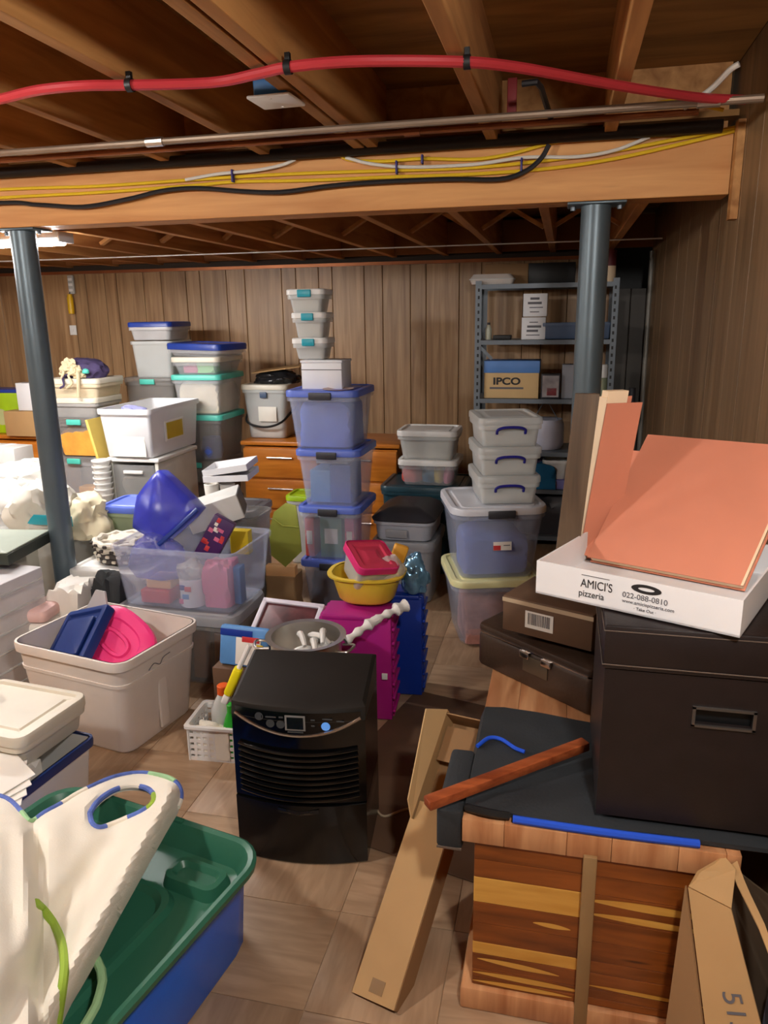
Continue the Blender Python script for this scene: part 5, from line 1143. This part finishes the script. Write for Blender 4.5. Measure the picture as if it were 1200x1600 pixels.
# ------------------------------------------------------------------ far left: lime box, white box, cardboard
zL = DZ+.002
c = FR(-40, 34, 618, 680, 4.80); t = carton('lime_carton', 'lime green carton with navy top edge at the far left', 'carton', (c[0], 4.9, zL+.0), c[1], .2, AY(0, 614, 4.8).z-zL, lime); MB().rbox((0, 0, AY(0, 614, 4.8).z-zL+.012), (c[1]+.004, .204, .024), .004, .003).build('navy_edge', navylid, t)
MB().lathe([(0, 0), (.06, 0), (.06, .002), (0, .002)], 20, T=Matrix.Translation((.03, -.101, .12)) @ Matrix.Rotation(R(90), 4, 'X')).build('pale_print', M('pale_print', (190, 196, 140), .5), t)
c = FR(24, 46, 600, 642, 4.70); t = carton('white_box', 'small white upright box standing on the kraft carton at the far left', 'box', (c[0], 4.76, AY(35, 642, 4.7).z), c[1], .09, AY(35, 599, 4.7).z-AY(35, 642, 4.7).z, white_card, tape=grey_pl)
c = FR(6, 52, 644, 692, 4.66); carton('cardboard_box', 'kraft carton on the cabinet under the small white box', 'box', (c[0], 4.75, zL), c[1], .15, AY(35, 643, 4.68).z-zL, kraft, tape=kraft_d)
# ------------------------------------------------------------------ left middle clutter of plastic bags
dkz = AZ(70, 838, .60)
t = thing('dark_green_box', 'dark green flat case with pale top at the left picture edge', 'case', (-2.52, 2.74, .545), R(8))
MB().rbox((0, 0, .025), (.50, .36, .05), .006, .006).build('body', green_dark, t); MB().rbox((0, 0, .054), (.49, .35, .008), .006, .003).build('top_panel', green_grey, t)
one(MB().rbox((.0, 0, .27), (.40, .28, .54), .01, .006), 'white_crate', 'cream box under the dark green case at the left', 'box', M('cream_box', (206, 198, 180), .6, var=.05), (-2.62, 2.86, 0), R(8))
# supports for the bag heap
tote('storage_bin', 'big frosted bin under the heap of white plastic bags', 'bin', (-2.62, 3.36, 0), .56, .46, .50, 0, milky, milky, .95)
bags = [(-2.77, 3.25, .52, .19, .15, .14, 131, 'clear plastic bag cut by the left picture edge', clearfilm), (-2.50, 3.20, .525, .18, .14, .16, 132, 'white plastic bag heaped behind the left post', bagfilm),
        (-2.33, 3.24, .50, .14, .13, .13, 133, 'cream plastic bag right of the left post', M('cream_film', (238, 226, 192), .3, alpha=.92, var=.06)), (-2.72, 3.36, .70, .17, .11, .09, 134, 'grey clear bag lying on the white plastic bags', clearfilm)]
for x, y, z, rx, ry, rz_, sd_, lb, m in bags: one(blob(rx, ry, rz_, sd_, .45, 2.4), 'plastic_bag', lb, 'bag', m, (x, y, z))
c = FR(-30, 22, 700, 752, 3.9); carton('white_carton', 'pale grey carton standing at the left picture edge behind the bags', 'carton', (c[0], 3.98, 0), c[1]+.05, .16, AY(0, 700, 3.9).z, M('pale_carton', (204, 200, 196), .6), R(-4), tape=white_card)
p = AY(62, 817, 3.02); t = thing('teal_tape_strip', 'teal strip on the plastic bags either side of the left post', 'strip', (p.x, 3.02, p.z)); a = AY(36, 820, 3.04).x-p.x; b_ = AY(108, 825, 3.04).x-p.x
MB().rbox(((a+b_)/2, .05, 0), (b_-a, .004, .05), .004, .001).build('strip', tealblue, t)
# pot with woven rope baskets
p = AY(165, 850, 3.0)
wv = thing('woven_basket', 'black and cream woven rope basket left of the gift tote', 'basket', (-2.02, 3.12, .42))
random.seed(6)
for k in range(4):
    rr_ = .13+.006*k; z = .02+.026*k
    MB().tube([(rr_*math.cos(a*2*math.pi/32), rr_*.8*math.sin(a*2*math.pi/32), z+.006*math.sin(a*2.2)) for a in range(33)], .016, 8).build('rope_coil', woven_d if k < 2 else woven_l, wv)
    for a in range(16):
        an = (a+.5*(k % 2))*2*math.pi/16; MB().rbox((rr_*1.09*math.cos(an), rr_*.88*math.sin(an), z), (.022, .022, .014), .006, .004).build('stitch', woven_l if k < 2 else woven_d, wv)
MB().lathe([(0, .004), (.12, .004), (.12, 0), (0, 0)], 24, sy=.8).build('base', woven_d, wv)
tote('storage_bin', 'white shallow bin under the woven rope basket', 'bin', (-2.03, 3.10, 0), .38, .32, .385, 0, cream_pl, white_pl, .92)
fill('cream_beads', 'coil of cream cord lying in the woven rope basket', 'cord', woven_l, (-2.02, 3.12, .43), .18, .14, .11, 141, amp=.5, freq=5)
fill('black_cloth', 'black cloth hanging beside the gift tote', 'cloth', black_cloth, (-1.96, 2.86, .0), .16, .14, .44, 143)
fill('white_cloth', 'folded white cloth below the woven rope basket', 'cloth', paper_w, (-2.10, 2.78, .0), .18, .18, .42, 144)
for i, (z, m, lb) in enumerate(((.24, paper_w, 'white folded towel left of the post base, the top one'), (.17, teal, 'aqua folded towel left of the post base'), (.30, M('pale_pink_towel', (226, 190, 186), .85), 'pale pink folded towel on the white one'))):
    one(MB().rbox((0, 0, .03), (.18, .2, .058), .03, .02), 'folded_towel', lb, 'towel', M('aqua_towel', (170, 216, 206), .85) if i == 1 else m, (-2.19, 2.66, z), R(6))
one(MB().rbox((0, 0, .084), (.2, .2, .168), .01, .006), 'cream_box', 'cream box under the folded towels', 'box', cream_pl, (-2.18, 2.68, 0), R(6))
p = AY(185, 850, 3.3)
tote('storage_bin', 'pale green bin with blue rim behind the blue film bag', 'bin', (AY(190, 800, 3.35).x, 3.46, 0), .22, .26, AY(190, 800, 3.35).z, 0, M('sage_clear', (170, 186, 150), .4, alpha=.9), bluelid, .92)
p = AY(156, 822, 3.3); one(MB().rbox((0, 0, .3), (.10, .12, .6), .02, .01), 'aqua_lid_jar', 'pale jar with aqua lid behind the woven basket', 'jar', M('jar_clear', (214, 214, 200), .3, alpha=.85), (p.x-.04, 3.42, 0))
# ------------------------------------------------------------------ things on the back wall
w_ = AY(112, 445, BY-.02)
t = thing('wall_bracket', 'small clear plastic holder hanging on the back wall at the left', 'holder', (w_.x, BY-.012, w_.z)); MB().rbox((0, -.012, 0), (.05, .022, .14), .006, .005).build('pouch', M('holder_grey', (176, 174, 168), .3), t)
for k in range(3): MB().rbox((0, -.026, .04-.04*k), (.034, .006, .02), .004, .002).build('clip', white_pl, t)
w_ = AY(113, 476, BY-.02); t = thing('flashlight', 'yellow flashlight hanging under the clear holder on the back wall', 'flashlight', (w_.x, BY-.04, w_.z-.07)); MB().lathe([(0, 0), (.022, 0), (.024, .03), (.024, .12), (.018, .135), (.018, .15), (0, .15)], 20).build('barrel', M('flashlight_yellow', (222, 172, 18), .4), t); MB().tube([(0, 0, .15), (0, .01, .17)], .004, 6).build('loop', charcoal, t)
w_ = AY(113, 516, BY-.02); t = thing('wall_switch', 'small white switch plate low on the back wall', 'switch', (w_.x, BY-.004, w_.z)); MB().rbox((0, -.004, 0), (.06, .008, .075), .004, .003).build('plate', white_pl, t); MB().rbox((0, -.012, 0), (.012, .01, .022), .002, .002).build('toggle', white_pl, t)
# ------------------------------------------------------------------ pipes and cables under the ceiling
def hline(Z, px, py, r, mat, name, label, cat='pipe', x1=.50, wav=0):
    p = AZ(px, py, Z); P = [(-5.2+(x1+5.2)*i/40, p.y+(wav*math.sin(i*.9) if wav else 0), Z) for i in range(41)]
    return p.y, P
y, P_ = hline(2.108, 600, 196, .011, conduit, '', ''); t = thing('conduit_pipe', 'grey metal conduit running under the joists, the front one', 'pipe', (0, 0, 0)); MB().tube(P_, .011, 10).build('pipe_run', conduit, t)
for xx_ in (-1.33, .36): MB().tube([(xx_-.03, y, 2.108), (xx_+.03, y, 2.108)], .015, 10).build('coupling', steel, t)
y2, P_ = hline(2.108, 600, 209, .009, copper, '', '', x1=.35); t = thing('copper_pipe', 'thin copper pipe running just behind the front conduit', 'pipe', (0, 0, 0)); MB().tube(P_, .010, 10).build('pipe_run', copper, t); MB().tube([(-.52, y2, 2.108), (-.47, y2, 2.108)], .014, 10).build('coupling', copper, t)
p = AY(600, 231, 2.87); t = one(MB().tube([(-5.2, 2.87, p.z), (.47, 2.87, p.z)], .021, 12), 'black_pipe', 'thick black pipe running along the top of the beam', 'pipe', blackpipe)
RP = smoothpath([Vector((-5.2, 2.2, 2.112)), Vector((-3.6, 2.15, 2.112)), Vector((-2.4, 2.05, 2.112))]+[AZ(x, y, 2.112) for x, y in ((-60, 165), (0, 155), (60, 141), (130, 134), (200, 133), (330, 129), (400, 116), (450, 105), (530, 97), (620, 95), (730, 97), (800, 104), (870, 116), (950, 131), (1030, 144), (1100, 153), (1165, 156))], 5)
t = thing('red_water_line', 'red plastic water line looping under the near joists', 'pipe', (0, 0, 0)); MB().tube(RP, .0125, 10).build('pipe_run', pex, t)
for x, y in ((203, 133), (450, 105), (730, 97)):
    p = AZ(x, y, 2.112); MB().lathe([(.016, -.008), (.016, .008), (.0135, .008), (.0135, -.008), (.016, -.008)], 16, T=Matrix.Translation(p) @ Matrix.Rotation(R(90), 4, 'Y')).build('clip', black_void, t); MB().box((p.x, p.y, p.z+.02), (.012, .012, .02)).build('clip_foot', black_void, t, smooth=False)
p = AZ(1190, 130, 2.11); one(MB().tube(smoothpath([(.515, p.y+.08, 2.10), (.505, p.y+.05, 2.16), (.51, p.y-.02, 2.22), (.512, p.y-.25, 2.23)], 6), .0125, 10), 'red_water_line', 'short red water line bending up at the right wall', 'pipe', pex)
BFY = 2.893
def cable(name, label, pts, r, mat, Y=BFY, cat='cable'):
    P = [AY(x, y, Y) for x, y in pts]
    if pts[0][0] < 0: P = [Vector((-5.2, Y, P[0].z)), Vector((-3.6, Y, P[0].z-.012))]+P     # on to the left wall
    return one(MB().tube(smoothpath(P, 6), r, 8), name, label, cat, mat)
cable('yellow_cable', 'yellow cable along the beam, the uppermost long one', [(-30, 298), (150, 291), (300, 281), (450, 272), (600, 267), (740, 262), (860, 250), (960, 236), (1060, 217), (1165, 196)], .0062, yellow_cable)
cable('yellow_cable', 'yellow cable along the beam, the lowest one', [(-30, 311), (150, 301), (300, 290), (370, 284), (480, 282), (600, 277), (740, 272), (860, 263), (960, 248), (1060, 226), (1165, 200)], .0062, yellow_cable)
cable('yellow_cable', 'yellow cable rising from the beam middle to behind the black pipe', [(530, 242), (548, 250), (600, 252), (660, 248), (740, 249), (800, 240), (860, 224), (930, 212), (985, 205)], .0062, yellow_cable)
cable('white_cable', 'white cable tied along the beam at the left', [(290, 281), (340, 272), (400, 266), (440, 258), (462, 249)], .006, white_cable, BFY-.012)
cable('white_cable', 'white cable running below the short yellow one', [(540, 246), (580, 256), (640, 261), (740, 257), (820, 246), (900, 245), (960, 235), (1015, 214)], .006, white_cable, BFY-.012)
cable('black_cable', 'black cable sagging along the beam and hooking upward', [(-30, 318), (60, 320), (130, 323), (200, 311), (255, 298), (310, 294), (380, 299), (440, 300), (520, 290), (600, 284), (700, 280), (780, 280), (820, 268), (845, 248), (858, 226)], .0085, black_cable, BFY-.02)
for i, (x, y) in enumerate(((364, 275), (620, 262), (660, 249), (815, 258))):
    p = AY(x, y, BFY-.012); one(MB().rbox((0, 0, 0), (.007, .026, .045 if i != 2 else .03), .003, .002), 'cable_tie', ['navy cable tie at the left on the beam cables', 'navy cable tie in the middle of the beam cables', 'navy cable tie on the short yellow cable', 'navy cable tie near the right post on the beam cables'][i], 'cable tie', navy_tie, p)
one(MB().tube([AZ(862, 190, 2.115), AZ(845, 136, 2.16), AZ(838, 128, 2.165), AZ(816, 131, 2.165)], .009, 8), 'black_bracket', 'bent black hook above the pipes at the right', 'hook', black_cable)
one(MB().tube(smoothpath([AZ(1070, 168, 2.12), AZ(1110, 140, 2.14), AZ(1140, 110, 2.17), AZ(1155, 100, 2.18)], 5), .008, 8), 'white_cable', 'short white cable stub sticking up at the right above the pipes', 'cable', white_cable)
one(MB().tube(smoothpath([AZ(1010, 165, 2.118), AZ(1060, 157, 2.13), AZ(1100, 165, 2.13), AZ(1130, 172, 2.118)], 5), .006, 8), 'yellow_cable', 'yellow cable loop above the pipes at the right end', 'cable', yellow_cable)
p = AZ(800, 155, 2.2); one(MB().rbox((0, 0, 0), (.03, .008, .12), .003, .002), 'red_bracket', 'small red strap on the joist at the right above the pipes', 'strap', M('red_strap', (128, 30, 34), .6), (p.x, p.y, 2.2))
# blue electrical box with white plate
p = AZ(432, 158, 2.118)
t = thing('junction_box', 'blue electrical box with white cover plate beside a ceiling joist', 'electrical box', (p.x, p.y, p.z), R(-2)); MB().rbox((0, 0, .04), (.095, .095, .07), .006, .004).build('box', bluebox_m, t); MB().rbox((0, 0, 0), (.125, .12, .008), .006, .003).build('cover_plate', white_pl, t)
for s in (-1, 1): MB().lathe([(0, -.0055), (.004, -.0055), (.004, -.004)], 8, c=(0, s*.042, 0)).build('screw', steel, t)
